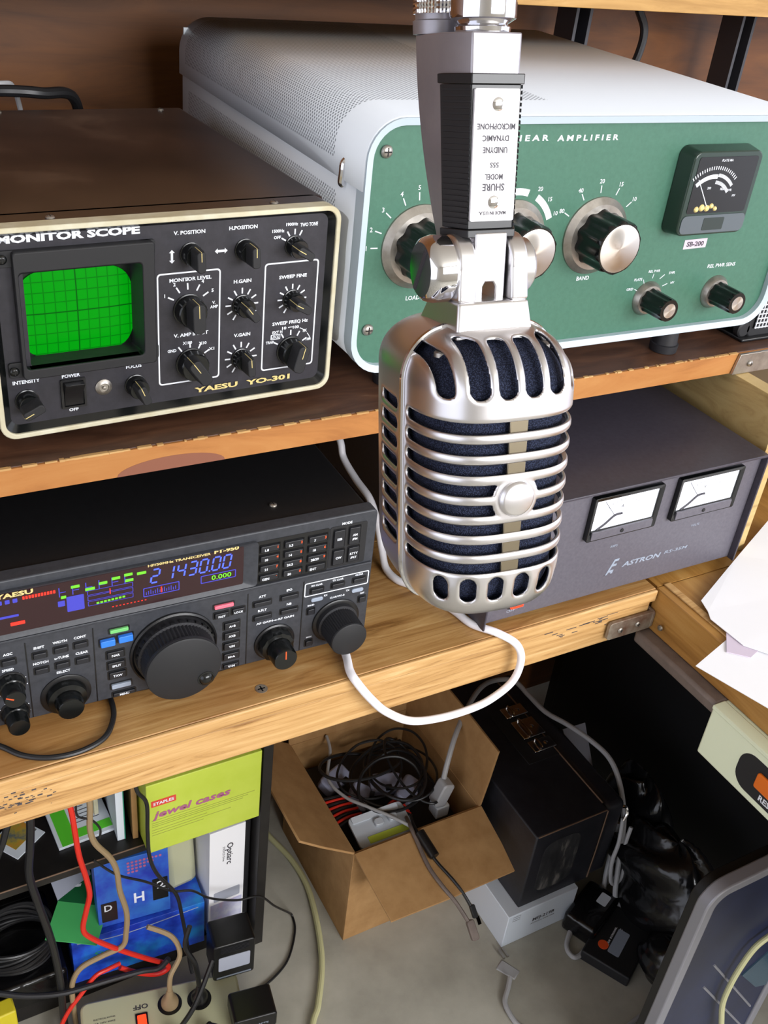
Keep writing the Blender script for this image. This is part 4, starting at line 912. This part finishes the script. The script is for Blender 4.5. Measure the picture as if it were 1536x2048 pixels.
MB().prism(rrect(0, 22, -12, 0, 2), 0, 1.2).build('tag_card', M_yellow, tape)

# ================================================================ cardboard box and contents
cb = thing('cardboard_box', (132, 235, FL), 'open brown cardboard box full of cables on the floor', 'box')
BW, BD, BH, t = 186.0, 196.0, 173.0, 3.2
for nm, bx in (('front_wall', (0, BW, 0, t, 0, BH)), ('rear_wall', (0, BW, BD-t, BD, 0, BH)), ('left_wall', (0, t, t, BD-t, 0, BH)), ('right_wall', (BW-t, BW, t, BD-t, 0, BH)), ('bottom', (t, BW-t, t, BD-t, .2, t))): B(*bx).build(nm, M_card, cb, bevel=.6)
def flap(nm, M, wd, ln):
    o = MB(); P = [(0, 0), (wd*.4, -.6), (wd, 0), (wd-2, ln*.5), (wd-5, ln-1.5), (wd*.55, ln), (5, ln-.5), (1.5, ln*.6)]; n_ = len(P)
    o.add([(x, y, 0) for x, y in P]+[(x, y, t) for x, y in P], [tuple(range(n_-1, -1, -1)), tuple(range(n_, 2*n_))]+[(i, (i+1) % n_, n_+(i+1) % n_, n_+i) for i in range(n_)], M)
    f_ = o.build(nm, M_card, cb, bevel=.5); return f_
def Mx(a): return Matrix.Rotation(a, 4, 'X')
flap('front_flap', Matrix.Translation((BW, -.4, BH-.4)) @ Matrix.Rotation(math.pi, 4, 'Z') @ Mx(math.radians(-13)), BW, 93)
flap('left_flap', Matrix.Translation((-.4, 0, BH-.4)) @ Matrix.Rotation(math.pi/2, 4, 'Z') @ Mx(math.radians(36)), BD, 93)
flap('right_flap', Matrix.Translation((BW+.4, BD, BH-.4)) @ Matrix.Rotation(-math.pi/2, 4, 'Z') @ Mx(math.radians(80)), BD, 93)
flap('rear_flap', Matrix.Translation((0, BD+.4, BH-.4)) @ Mx(math.radians(72)), BW, 93)
# things in the box
fl_ = thing('inner_carton', (139, 242, FL+4), 'dark carton buried under the cables inside the cardboard box', 'box')
B(0, 168, 0, 178, 0, 122).build('carton', M_rubber, fl_, bevel=1)
fillz = FL+96
bl = thing('blister_pack', (150, 246, -560), 'clear blister pack with a lime green strip at the box front', 'package')
MB().prism(rrect(0, 78, 0, 44, 6), 0, 4, Matrix.Rotation(math.radians(-78), 4, 'X')).build('card', M_clearpack, bl, bevel=.5)
MB().prism(rrect(14, 74, 3, 12, 1), -1.2, -.1, Matrix.Rotation(math.radians(-78), 4, 'X')).build('green_strip', M_lime, bl)
for x in (30, 50): MB().prism(rrect(x, x+12, 20, 30, 3), -6, -.1, Matrix.Rotation(math.radians(-78), 4, 'X')).build('bubble', M_clearpack, bl, bevel=1)
MB().prism(rrect(4, 70, 34, 43, 2), -2, -.1, Matrix.Rotation(math.radians(-78), 4, 'X')).build('silver_edge', M_boxwhite, bl)
for k, (x, y, z, a, lab) in enumerate(((178, 372, -570, .4, 'pale lilac adapter nearest the box rear left'), (194, 332, -571, .9, 'pale lilac adapter in the middle of the tangled cables'), (236, 338, -569, -.3, 'pale lilac adapter under the black cable loops'), (262, 318, -573, .7, 'pale lilac adapter at the right of the tangled cables'))):
    o = thing('power_adapter', (x, y, z), lab, 'adapter', rz=a, group='adapters in the cardboard box')
    MB().prism(rrect(-22, 22, -13, 13, 7), 0, 18, Matrix.Rotation(math.radians(-70), 4, 'X')).build('body', M_greyadapt, o, bevel=2.5)
    B(-4, 4, -18, -12, 2, 8).build('plug_tip', M_matte, o)
lw = thing('wire_bundle', (140, 296, -572), 'red and black striped wire bundle by the left wall of the box', 'wires')
for k in range(9):
    MB().tube([(2, 4+k*5.2, -4+k*1.2), (18, k*5.2, 8), (40, 3+k*5.0, 2)], 1.9, 8, 6).build('wire', M_red if k % 2 else M_blackcable, lw)
rw = thing('wire_bundle', (222, 282, -566), 'small red wire bundle in the middle of the box', 'wires')
for k in range(6): MB().tube([(-14, -8+k*4, -2), (0, -6+k*4, 9), (16, -10+k*4, -1)], 1.8, 8, 6).build('wire', M_red if k % 3 else M_blackcable, rw)
rnd = random.Random(21)
loops = [((215, 350), 48, 40, 0), ((232, 335), 46, 52, 1), ((250, 330), 40, 60, 2), ((205, 360), 55, 30, 3), ((262, 322), 26, 54, 4), ((225, 310), 50, 34, 5), ((255, 345), 42, 46, 6), ((240, 320), 34, 50, 7)]
labs = ['widest black cable loop lying across the box', 'black cable loop crossing the middle of the box', 'tall black cable loop toward the box right', 'low black cable loop at the back of the box', 'narrow black cable loop by the right box wall', 'black cable loop near the box front', 'second tall black cable loop on the right pile', 'short black cable loop in the centre of the pile']
for (c, rx, ry, k), lab in zip(loops, labs):
    P = []; ph_ = rnd.uniform(0, 6)
    for q in range(15):
        a = ph_+q/14*math.pi*2*1.15; e_ = 1+.10*math.sin(2*a+k)
        P.append((max(142, min(308, c[0]+rx*e_*math.cos(a))), max(248, min(418, c[1]+ry*e_*math.sin(a))), -551+4*math.sin(a*2+k)+9*math.sin(a+k*1.3)+k*1.5))
    cable('cable_loop', P, 2.2 if k % 2 else 1.7, M_blackcable, lab, 'black cable loops in the cardboard box', 8, 6)
cable('grey_cable_loop', [(186, 424, -545), (180, 400, -548), (158, 360, -552), (165, 325, -553), (182, 296, -549), (200, 268, -545), (214, 243, -543), (215, 236, -544)], 2.2, M_greycable, 'grey cable curving through the box to its front edge')
usb = thing('usb_cable', (214, 236, -543), 'black and grey cable draped over the front flap of the box', 'cable')
def up(p): return (p[0]-214, p[1]-236, p[2]+543)
MB().tube([up(q) for q in ((222, 262, -552), (214, 240, -541), (212, 222, -543), (210, 186, -552), (214, 158, -558), (222, 138, -568), (230, 118, -584))], 2.6, 10).build('grey_lead', M_bar, usb)
MB().tube([up(q) for q in ((228, 262, -552), (219, 240, -541), (218, 222, -543), (222, 190, -551), (230, 160, -557), (236, 144, -566), (241, 132, -578))], 2.0, 10).build('black_lead', M_blackcable, usb)
MB().tube([up(q) for q in ((219, 226, -539), (222, 192, -547))], 6.5, 12, 0).build('ferrite', M_black, usb)
MB().prism(rrect(-5, 5, -12, 12, 3), -3, 3, Matrix.Translation(up((232, 109, -591))) @ Matrix.Rotation(math.radians(-52), 4, 'X')).build('grey_plug', M_bar, usb, bevel=1)
MB().prism(rrect(-3.4, 3.4, -8, 8, 2), -2.4, 2.4, Matrix.Translation(up((243, 126, -583))) @ Matrix.Rotation(math.radians(-52), 4, 'X')).build('black_plug', M_black, usb, bevel=.8)
MB().prism(rrect(-2.4, 2.4, -5, 5, .5), -1.5, 1.5, Matrix.Translation(up((245, 117, -590))) @ Matrix.Rotation(math.radians(-52), 4, 'X')).build('plug_tip', M_chrome, usb)

# ================================================================ white box, black case, gadgets
wb = thing('white_carton', (319, 138, FL), 'small white carton on the floor under the black case', 'box')
B(0, 114, 0, 190, 0, 63).build('carton', M_boxwhite, wb, bevel=1)
wt = MB().text('MFJ-219B', 62, 34, 9, 0, width=36, bold=.03).text('ANTENNA ANALYZER', 62, 26, 3.6, 0, width=40)
for k in range(3): wt.box(8, 20, -.15, 0, 50+k*4, 50.6+k*4)
wt.build('printed_lettering', M_ink, wb, smooth=False)
cs = thing('equipment_case', (338, 145, FL+63.3), 'scuffed black hard case with steel latches on top', 'case')
B(0, 113, 0, 270, 0, 138).build('lower_body', M_case, cs, bevel=2)
B(113.8, 147, 1, 269, 1, 137).build('lid', M_case, cs, bevel=9, segs=5)
MB().tube([(113.4, 12, 138), (113.4, 262, 138)], 1.2, 6, 0).build('lid_bead', M_edgewear, cs)
MB().tube([(3, .4, 137), (112, .4, 137)], 1.0, 6, 0).tube([(113.4, -.4, 136), (114, -.4, 60), (113, -.4, 4)], .9, 6, 0).build('corner_piping', M_edgewear, cs)
sf = MB()
sf.prism(rrect(18, 78, 20, 118, 20, 5), -.25, .2); sf.build('scuffed_patch', M_scuff, cs)
B(62, 112, 104, 206, 137.6, 139).build('latch_plate', M_rubber, cs, bevel=.5)
for y, ln in ((116, 20), (142, 34), (184, 20)):
    lo = B(80, 116, y, y+ln, 139, 143).build('latch', M_chrome, cs, bevel=1)
    MB().tube([(90, y+3, 142), (92, y+3, 147), (92, y+ln-3, 147), (90, y+ln-3, 142)], 1.5, 8, 6).build('latch_loop', M_chrome, lo)
    MB().lathe([(3, 0), (3, 1.2), (1.5, 2)], (104, y+ln/2, 141.8), 14, 'z').build('rivet', M_chrome, lo)
hb = MB().tube([(140, 8, 120), (150, 4, 122), (152, 0, 112), (146, -3, 104)], 2.2, 8).build('strap_ring', M_chrome, cs)
pw_ = thing('paper_wad', (500, 210, FL+.2), 'pale sheet of paper wedged behind the black case', 'paper')
MB().add([(-8, 0, 110), (2, 92, 178), (48, 96, 170), (18, -6, 92), (-8, 1, 109), (2, 93, 177), (48, 97, 169), (18, -5, 91), ], [(0, 1, 2, 3), (7, 6, 5, 4), (0, 4, 5, 1), (1, 5, 6, 2), (2, 6, 7, 3), (3, 7, 4, 0)]).build('sheet', M_adlabel, pw_)
MB().box(2, 12, 20, 40, 0, 126).build('backing_card', M_bookcase, pw_)
gd = thing('handheld_radio', (408, 80, FL), 'small black handheld gadget box with a red dot on the floor', 'gadget', rz=math.radians(-62))
B(-2, 66, -2, 92, 0, 18).build('body', M_matte, gd, bevel=2)
MB().lathe([(7, 0), (7, .4)], (18, 24, 18), 28, 'z').build('red_dot', M_orange, gd)
lbm = MB().text('RadioShack', 0, 0, 6, 0, width=44, bold=.03); lbm.text('police scanner', 0, -7, 5, 0, width=40, bold=.02)
gdl = MB(); gdl.add([(30-(-p.z), 40+p.x*-1*-1, 18.15) for p in lbm.v], lbm.f); gdl.build('printed_lettering', M_white, gd, smooth=False)
MB().prism(rrect(0, 42, 0, 16, 2), 0, .4, Matrix.Translation((42, 18, 18.2)) @ Matrix.Rotation(math.radians(90), 4, 'Z') @ Matrix.Rotation(math.radians(-90), 4, 'X')).build('window_label', M_lgrey, gd)
gd2 = thing('wall_charger', (455, 112, FL), 'dark crumpled charger with a pale label behind the gadget box', 'charger', rz=.4)
B(-35, 40, -14, 34, 0, 34).build('body', M_bag, gd2, bevel=6, segs=3); MB().prism(rrect(10, 30, 0, 14, 2), 0, .5, Matrix.Translation((0, -4, 34.2)) @ Matrix.Rotation(math.radians(-90), 4, 'X')).build('label', M_boxwhite, gd2)
bag = thing('plastic_bag', (546, 96, FL), 'crumpled glossy black plastic bag behind the navy panel', 'bag')
def lump(name, c, rx, ry, rz, seed, parent):
    r_ = random.Random(seed); ph = [(r_.uniform(0, 6), r_.uniform(1.5, 5), r_.uniform(1, 5)) for _ in range(8)]; mb = MB(); nu, nv = 48, 28; vs = []
    for j in range(nv+1):
        th = math.pi*j/nv
        for i in range(nu):
            a = 2*math.pi*i/nu; q = 1+sum(.045*math.sin(p0+f1*a+f2*th) for p0, f1, f2 in [(p_, round(f1), f2*1.7) for p_, f1, f2 in ph])
            z = c[2]+rz*q*math.cos(th); vs.append((c[0]+rx*q*math.sin(th)*math.cos(a), c[1]+ry*q*math.sin(th)*math.sin(a), max(z, .3)))
    mb.add(vs, [(j*nu+i, (j+1)*nu+i, (j+1)*nu+(i+1) % nu, j*nu+(i+1) % nu) for j in range(nv) for i in range(nu)]); return mb.build(name, M_bag, parent, angle=80)
lump('main_fold', (-14, -10, 78), 46, 96, 82, 3, bag); lump('upper_fold', (6, 84, 120), 26, 62, 60, 5, bag); lump('front_fold', (-52, -88, 34), 38, 46, 40, 8, bag)
tw = thing('computer_front_panel', (320, -100, FL), 'navy computer front panel with a rounded silver frame, bottom right', 'computer panel')
TH = 405.0
MB().ring(rrect(0, 205, 0, TH, 26, 8), rrect(13, 192, 13, TH-13, 16, 8), 0, 14).build('front_frame', M_pcframe, tw, bevel=2, segs=3)
MB().prism(rrect(11, 194, 11, TH-11, 16, 8), 3, 12).build('front_panel', M_pcblue, tw)
MB().prism(rrect(3, 202, 0, TH-3, 23, 8), 14, 24).build('rear_cover', M_darkcab, tw, bevel=1)
for x0, z0, L_ in ((62, 252, 200), (62, 212, 210)): MB().tube([(x0, 2.6, z0), (x0+L_*.6, 2.6, z0-L_*.8)], 1.5, 6, 0).build('trim_line', M_pcframe, tw)
MB().prism([(128, 190), (170, 222), (192, 190), (192, 130), (170, 140)], 1.5, 3.2).build('badge_window', mat('badge_teal', (60, 84, 100), .2), tw)

# ================================================================ cables on the floor
cable('cream_cable', [(104, 470, FL+4), (108, 429, FL+4), (122, 371, FL+4), (121, 312, FL+4), (97, 227, FL+4), (65, 169, FL+4), (47, 147, FL+4), (20, 100, FL+4), (0, 40, FL+4)], 4.0, M_creamcable, 'thick cream cable running across the concrete between bookcase and box')
cable('thin_black_wire', [(-171, 264, -433), (-148, 262, -467), (-117, 262, -496), (-88, 262, -528), (-64, 262, -541), (-42, 262, -567), (-8, 262, -590), (22, 264, -602), (46, 268, -640), (78, 290, -700), (86, 295, -717), (82, 276, -718), (66, 251, -718), (49, 234, -718), (25, 222, -718), (2, 216, -718)], 1.4, M_blackcable, 'thin black wire crossing the bookcase front and looping onto the floor')
pg = thing('grey_plug', (308, 108, FL), 'pale grey mains plug lying on the concrete floor', 'plug')
MB().prism([(-9, -14), (7, -16), (11, 12), (-7, 14)], -1, 15, Matrix.Translation((0, 0, 0)) @ Matrix.Rotation(math.radians(-90), 4, 'X') @ Matrix.Rotation(math.radians(-35), 4, 'Y')).build('body', M_greycable, pg, bevel=2)
MB().tube([(-6, -14, 7), (-16, -24, 5), (-30, -38, 4), (-33, -59, 4), (-29, -75, 4), (-10, -110, 4), (20, -150, 4)], 3.2, 10).build('lead', M_greycable, pg)
for s in (-3, 3): B(s+4, s+7, 12, 26, 5, 8).build('prong', M_steel, pg)
gc = thing('extension_lead', (278, 268, -548), 'pale grey extension lead dropping into the cardboard box', 'cable')
def gq(*P): return [(x-278, y-268, z+548) for x, y, z in P]
MB().tube(gq((282, 276, -520), (290, 284, -500), (312, 305, -480), (351, 339, -478), (395, 372, -486), (435, 392, -502), (463, 382, -503), (470, 353, -508), (475, 317, -511), (489, 282, -510), (502, 246, -512), (508, 214, -516), (506, 186, -530), (500, 158, -560), (496, 142, -600), (492, 132, -640), (492, 120, -690), (505, 112, -708)), 3.6, 10).build('lead', M_greycable, gc)
MB().prism(rrect(-9, 9, -20, 18, 5), -9, 9, Matrix.Translation(gq((280, 272, -540))[0]) @ Matrix.Rotation(math.radians(18), 4, 'Y')).build('socket', M_greycable, gc, bevel=2)
B(*[q for q in (-8, 12, -6, 14, -32, -12)]).build('socket_cap', M_boxwhite, gc, bevel=2)
cable('grey_cable', [(600, 150, -690), (581, 138, -680), (541, 147, -690), (491, 148, -700), (446, 134, -712), (413, 113, -715), (397, 97, -715), (399, 82, -715), (420, 86, -715), (440, 97, -712), (470, 117, -700), (494, 146, -690), (506, 160, -660), (512, 170, -600)], 3.4, M_greycable, 'grey cable looping on the floor in front of the white carton')
cable('grey_coil', [(492, 150, -560), (484, 138, -590), (478, 134, -620), (480, 130, -650), (488, 128, -668), (500, 128, -662), (500, 130, -630), (496, 136, -600), (504, 142, -575)], 2.8, M_greycable, 'small coil of grey cable hanging at the case corner')
cable('tower_cable', [(470, -106, -436), (452, -106, -444), (430, -106, -454), (420, -106, -479), (416, -106, -512), (419, -106, -551), (430, -108, -590), (445, -112, -640), (455, -120, -715)], 3.2, M_creamcable, 'pale cable hanging across the navy computer panel')
cable('floor_lead', [(300, -30, FL+3), (360, -26, FL+3), (405, -21, FL+3), (429, -18, FL+3), (465, -20, FL+3)], 2.6, M_greycable, 'pale cable on the floor running behind the navy panel')

# ================================================================ bookcase and contents
bc = thing('bookcase', (0, 277, FL), 'black laminate bookcase under the left of the workbench', 'bookcase')
B(24, 36, 0, 255, 0, 390).build('side_panel', M_bookcase, bc, bevel=.6); B(-520, -508, 0, 255, 0, 390).build('side_panel', M_bookcase, bc, bevel=.6)
B(-508, 24, 2, 255, 378, 390).build('top_panel', M_bookcase, bc); B(-508, 24, 8, 252, 246, 258).build('shelf_panel', M_bookcase, bc, bevel=.5)
B(-508, 24, 7.4, 8, 256.4, 258.2).build('worn_edge', M_edgewear, bc); B(-508, 24, 20, 252, 18, 30).build('bottom_shelf', M_bookcase, bc); B(-508, 24, 252, 255, 0, 380).build('back_panel', M_bookcase, bc)
B(-508, 24, 22, 30, 0, 18).build('plinth', M_bookcase, bc)
SZ = FL+258.2
jw = thing('jewel_case_pack', (-111, 270, SZ), 'lime green pack of jewel cases on the bookcase shelf', 'package')
MB().prism(rrect(0, 130, 0, 106, 1), 0, 120).build('carton', M_lime, jw, bevel=.8)
lo = MB().prism(rrect(5, 32, 72, 81, .8), -.4, .2).build('brand_label', M_redlabel, jw)
MB().text('STAPLES', 18.5, 76.4, 6, -.4, width=23, bold=.03).build('label_lettering', M_white, lo, smooth=False)
MB().text('jewel cases', 6, 59, 14.5, 0, 'l', width=88, bold=.03, shear=.22, th=.3).build('title_lettering', M_magenta, jw, smooth=False)
pf = MB()
for k, (z, wd) in enumerate(((50, 62), (46, 118), (43, 110), (40, 104), (35, 62), (31, 90), (27, 58))): pf.box(5, 5+wd, -.12, 0, z, z+.7)
pf.build('fine_print', mat('olive_print', (150, 158, 70), .6), jw, smooth=False)
def slab_thing(name, label, cat, M, dims, material, pname='cover', group=None, bevel=.4):
    o = thing(name, (0, 0, 0), label, cat, group=group); Mt = M.copy(); Mt.translation = M.translation*MM; o.matrix_world = Mt
    B(0, dims[0], 0, dims[1], 0, dims[2]).build(pname, material, o, bevel=bevel); return o
def TRz(x, y, z, a, tilt=0.0): return Matrix.Translation((x, y, z)) @ Matrix.Rotation(a, 4, 'Z') @ Matrix.Rotation(tilt, 4, 'X')
gcd = slab_thing('greeting_booklet', 'white and bright green booklet lying on the upper bookcase shelf', 'booklet', TRz(-196, 312, SZ+.2, .06, .06), (62, 56, 4), M_boxwhite)
B(4, 20, .2, 56.2, 4, 4.3).build('green_panel', M_brightgreen, gcd); B(20, 61, 5, 16, 4, 4.3).build('green_stripe', M_brightgreen, gcd)
gl = MB()
for k in range(5): gl.box(26, 52-k*3, 24+k*5, 24.8+k*5, 4.05, 4.2)
gl.build('printed_lines', M_ink, gcd)
phc = slab_thing('photo_card', 'white bordered photo card on the shelf at the left edge', 'card', TRz(-238, 318, SZ+.2, .62), (42, 40, 1.2), M_boxwhite)
B(8, 40, 10, 38, 1.2, 1.5).build('picture', noisy('photo_print', [(0.35, (70, 92, 110)), (0.5, (170, 150, 60)), (0.65, (200, 130, 50))], 60, .4), phc)
slab_thing('card_sleeve', 'pale card edge beside the photo card', 'card', TRz(-268, 334, SZ+.2, .3), (24, 36, 1.2), M_boxwhite)
bk = slab_thing('upright_booklet', 'thin white booklet standing upright on the bookcase shelf', 'booklet', TRz(-136, 300, SZ+.2, -.05), (8, 90, 92), M_boxwhite); B(8, 9, 0, 90, 0, 92).build('back_cover', M_teal, bk)
br_ = slab_thing('brown_folder', 'brown folder leaning beside the lime green pack', 'folder', TRz(-120, 296, SZ+.2, -.12), (6, 110, 100), M_card)
slab_thing('cream_envelope', 'cream envelope standing behind the white booklet', 'envelope', TRz(-150, 340, SZ+.2, .2), (5, 60, 84), M_cream)
bb = slab_thing('blue_software_box', 'large blue carton lying in the lower bookcase compartment', 'box', TRz(-196, 300, FL+30.3, -.06), (158, 120, 78), M_bluebox, 'carton')
bt = MB(); bt.text('Suite', 40, 44, 12, 0, width=34, bold=.02, shear=.2); bt.build('printed_lettering', M_teal, bb, smooth=False)
MB().tube([(6, -.2, 74), (60, -.2, 66), (150, -.2, 72)], .6, 5, 8).build('swirl_print', M_lgrey, bb)
sb_ = slab_thing('small_blue_box', 'smaller blue box with H and 2 lettering standing on the blue carton', 'box', TRz(-162, 306, FL+109, -.1, -.10), (84, 30, 100), M_bluebox2, 'carton')
s2 = MB().text('H', 48, 34, 22, 0, width=12, bold=.02).text('D', 12, 30, 14, -.6, width=9).text('2', 74, 46, 16, -.6, width=10)
s2.build('printed_lettering', M_white, sb_, smooth=False)
for x0, x1, z0, z1 in ((4, 22, 8, 38), (64, 82, 22, 56)): MB().prism(rrect(x0, x1, z0, z1, 1), -.5, .1).build('dark_patch', M_black, sb_)
pk = MB(); rnd = random.Random(4)
for r_ in range(4):
    for c in range(9-r_*2): pk.lathe([(1.7, 0), (1.7, .3)], (38+c*4.6, -.05, 92-r_*5), 10)
pk.build('dot_print', M_magenta, sb_, smooth=False)
grc = slab_thing('green_leaflet', 'green leaflet with a big C lying over the blue carton', 'leaflet', TRz(-222, 316, FL+110, -.55, .12), (60, 92, 1.2), M_greencard)
B(0, 60, 48, 92.2, 1.2, 1.5).build('dark_band', mat('dark_green_print', (20, 92, 50), .5), grc)
cm = MB().text('C', 0, 0, 20, 0, width=14, bold=.04); cq = MB(); cq.add([(14+p.x, 76+p.z, 1.7) for p in cm.v], cm.f); cq.build('printed_lettering', M_white, grc, smooth=False)
nt_ = slab_thing('note_paper', 'white note paper tucked behind the small blue box', 'paper', TRz(-196, 346, FL+112, .1, .35), (46, 60, 1.2), M_adlabel, 'sheet')
tub = slab_thing('plastic_tub', 'off white plastic tub tilted beside the small blue box', 'tub', TRz(-74, 318, FL+109, .1, -.12), (40, 60, 86), M_beige, 'shell', bevel=9)
wt2 = slab_thing('tall_white_box', 'tall white software box standing at the right of the bookcase', 'box', TRz(-32, 292, FL+30.3, .02), (45, 130, 196), M_paper, 'carton')
vt2 = MB().text('Optiarc', 26, 150, 11, 0, width=38, rot=-math.pi/2, bold=.02).text('DVD/CD Drive', 18, 152, 4, 0, width=26, rot=-math.pi/2); vt2.build('printed_lettering', M_ink, wt2, smooth=False)
MB().prism(rrect(2, 43, 8, 62, 1), -.2, .1).build('picture_panel', noisy('pastel_print', [(0.3, (226, 228, 240)), (0.55, (190, 190, 226)), (0.75, (214, 170, 190))], 40, .5), wt2)
MB().prism(rrect(6, 40, 66, 84, 2), -.2, .1).build('grey_panel', M_adlabel, wt2)
slab_thing('grey_binder', 'dark grey binder squeezed beside the tall white box', 'binder', TRz(14.5, 300, FL+30.3, 0), (8, 130, 200), M_rubber)
lfc = thing('wire_coil', (-262, 300, FL+30), 'coil of black cable in the lower bookcase at the left edge', 'cable coil')
for k in range(7): MB().tube([(10+44*math.cos(a), 40+34*math.sin(a), 52+k*5+4*math.sin(2*a+k)) for a in [2*math.pi*q/12 for q in range(13)]], 2.4, 8, 4).build('turn', M_blackcable, lfc)
slab_thing('black_bin', 'black plastic bin below the coiled cable', 'bin', TRz(-310, 292, FL+30.3, 0), (106, 120, 46), M_bag, 'shell', bevel=5)
ypk = slab_thing('yellow_pack', 'yellow packet at the bottom left corner', 'packet', TRz(-330, 250, FL+.3, .05), (62, 20, 96), M_yellow, 'wrapper', bevel=2)
# floor power strip
fs = thing('floor_power_strip', (-200, 262, FL), 'beige power strip with a glowing red switch on the floor', 'power strip', rz=-.2)
MB().prism(rrect(0, 182, -150, 0, 9, 6), 0, 48, Matrix.Translation((0, 0, 48)) @ Matrix.Rotation(math.radians(-90), 4, 'X')).build('housing', M_beige, fs, bevel=3, segs=3)
def flat(mb, z): q = MB(); q.add([(p.x, p.z, z-p.y) for p in mb.v], mb.f); return q
so_ = flat(MB().prism(rrect(60, 74, -58, -28, 1), -1, 0), 48).build('switch_surround', M_black, fs)
flat(MB().prism(rrect(62, 72, -55, -31, 1), -3, -.8), 48).build('rocker', M_redlit, so_, bevel=.8)
flat(MB().text('OFF', 67, -20, 8, 0, width=17, bold=.03, rot=math.pi).text('ELECTRICAL RATING', 26, -24, 2.6, 0, width=24).text('15A 125V 60HZ', 26, -29, 2.6, 0, width=24).text('1875W', 22, -34, 2.6, 0), 48.05).build('printed_lettering', M_ink, fs, smooth=False)
for x, y in ((100, -24), (134, -26), (104, -72), (138, -74), (104, -118), (138, -120)): flat(MB().lathe([(14, -.5), (14, .6)], (x, 0, y), 28), 48).build('outlet', M_black, fs)
def plug(name, x, y, material, label, lead):
    p = thing(name, (0, 0, 0), label, 'plug'); p.matrix_world = Matrix.Translation(Vector((-200, 262, FL+48.8))*MM) @ Matrix.Rotation(-.2, 4, 'Z')
    MB().lathe([(10, 0), (10.2, 4), (8.4, 10), (5, 15), (3.8, 24), (3, 26)], (x, y, 0), 24, 'z').build('body', material, p)
    MB().tube([(x, y, 24)]+[(x+a, y+b_, c) for a, b_, c in lead], 3, 8).build('lead', material, p)
plug('mains_plug', 100, -24, M_tan, 'tan mains plug in the floor power strip', [(2, 3, 50), (14, 14, 70), (6, 24, 92), (-20, 30, 110)])
plug('mains_plug', 134, -26, M_black, 'black round mains plug beside the tan one', [(-4, 6, 60), (-14, 14, 86), (-8, 22, 110)])
plug('mains_plug', 104, -72, M_black, 'glossy black mains plug at the bottom edge of the power strip', [(20, 10, 50), (44, 40, 80)])
plug('mains_plug', 138, -74, M_black, 'second glossy black mains plug at the bottom edge, nearer the chargers', [(10, -20, 46), (30, -50, 60)])
def brick(name, loc, rz, label, tall, lab):
    p = thing(name, loc, label, 'charger', rz=rz)
    MB().prism(rrect(0, 50, 0, tall, 4, 4), 0, 38).build('body', M_black, p, bevel=2, segs=3)
    if lab:
        MB().prism(rrect(6, 44, tall-48, tall-22, 2, 3), -.4, .2).build('rating_label', M_adlabel, p); B(4, 46, -.6, .1, tall-62, tall-60).build('ridge', M_lgrey, p)
        for k in range(5): B(8, 42, -.8, .1, tall-14+k*2.4, tall-13+k*2.4).build('vent_rib', M_rubber, p)
    else:
        q = MB()
        for k in range(6): q.text('AC ADAPTER MODEL'[k:k+9], 25, tall-14-k*6, 4, 0, width=30)
        q.build('printed_lettering', M_lgrey, p, smooth=False)
    return p
brick('charger_brick', (-52, 222, FL+49), -.12, 'black charger brick with a grey rating label standing on the power strip', 66, True)
brick('charger_brick', (-54, 150, FL+49), -.16, 'black charger brick with fine raised lettering at the bottom edge', 26, False)
# cables in front of the bookcase
cable('red_cable', [(-190, 266, -330), (-188, 263, -352), (-187, 262, -377), (-185, 262, -417), (-180, 262, -455), (-178, 262, -484), (-183, 262, -509), (-188, 262, -538), (-180, 262, -559), (-153, 262, -596), (-120, 262, -635), (-99, 261, -657), (-95, 260, -668), (-108, 262, -674), (-130, 264, -660), (-150, 268, -642)], 3.0, M_red, 'bright red cable snaking down in front of the bookcase')
cable('red_lead', [(-150, 268, -634), (-165, 264, -630), (-180, 262, -631), (-198, 260, -652), (-216, 258, -676), (-235, 252, -714)], 2.6, M_red, 'short red cable passing left behind the power strip')
cable('tan_cable', [(-170, 266, -332), (-170, 263, -352), (-172, 262, -381), (-168, 262, -406), (-154, 262, -436), (-148, 262, -461), (-146, 262, -495), (-140, 262, -537), (-142, 262, -573), (-147, 262, -594), (-170, 262, -598), (-193, 262, -604), (-204, 262, -622), (-207, 262, -649), (-206, 264, -712)], 3.2, M_tan, 'tan cable running down beside the red cable')
cable('silver_cable', [(-300, 258, -575), (-283, 258, -588), (-253, 257, -612), (-215, 257, -632), (-164, 257, -641), (-129, 257, -648), (-108, 256, -654), (-96, 254, -640)], 3.4, M_rubber, 'dark grey shiny cable sweeping left across the lower bookcase')
cable('thick_cable', [(-226, 266, -330), (-228, 262, -352), (-231, 262, -382), (-235, 262, -420), (-231, 262, -463), (-224, 262, -519), (-220, 262, -564), (-218, 262, -623), (-219, 262, -677), (-219, 258, -714)], 4.2, M_blackcable, 'thick dark cable hanging straight down at the left')
cable('short_wire', [(-183, 262, -335), (-183, 262, -357), (-170, 262, -369), (-162, 262, -386), (-163, 262, -400)], 1.2, M_blackcable, 'short thin black wire hanging over the green booklet')
cable('drop_cable', [(-124, 266, -332), (-122, 262, -349), (-113, 262, -371), (-113, 262, -413), (-112, 262, -455), (-104, 262, -490), (-84, 260, -533), (-78, 258, -573), (-74, 252, -620), (-73, 246, -650), (-72, 240, -664)], 2.2, M_blackcable, 'black cable dropping along the left edge of the lime pack')
cable('left_cable', [(-245, 264, -332), (-250, 262, -345), (-256, 262, -365), (-268, 262, -395), (-285, 262, -440)], 3.4, M_blackcable, 'dark cable slanting out of view at the left edge')
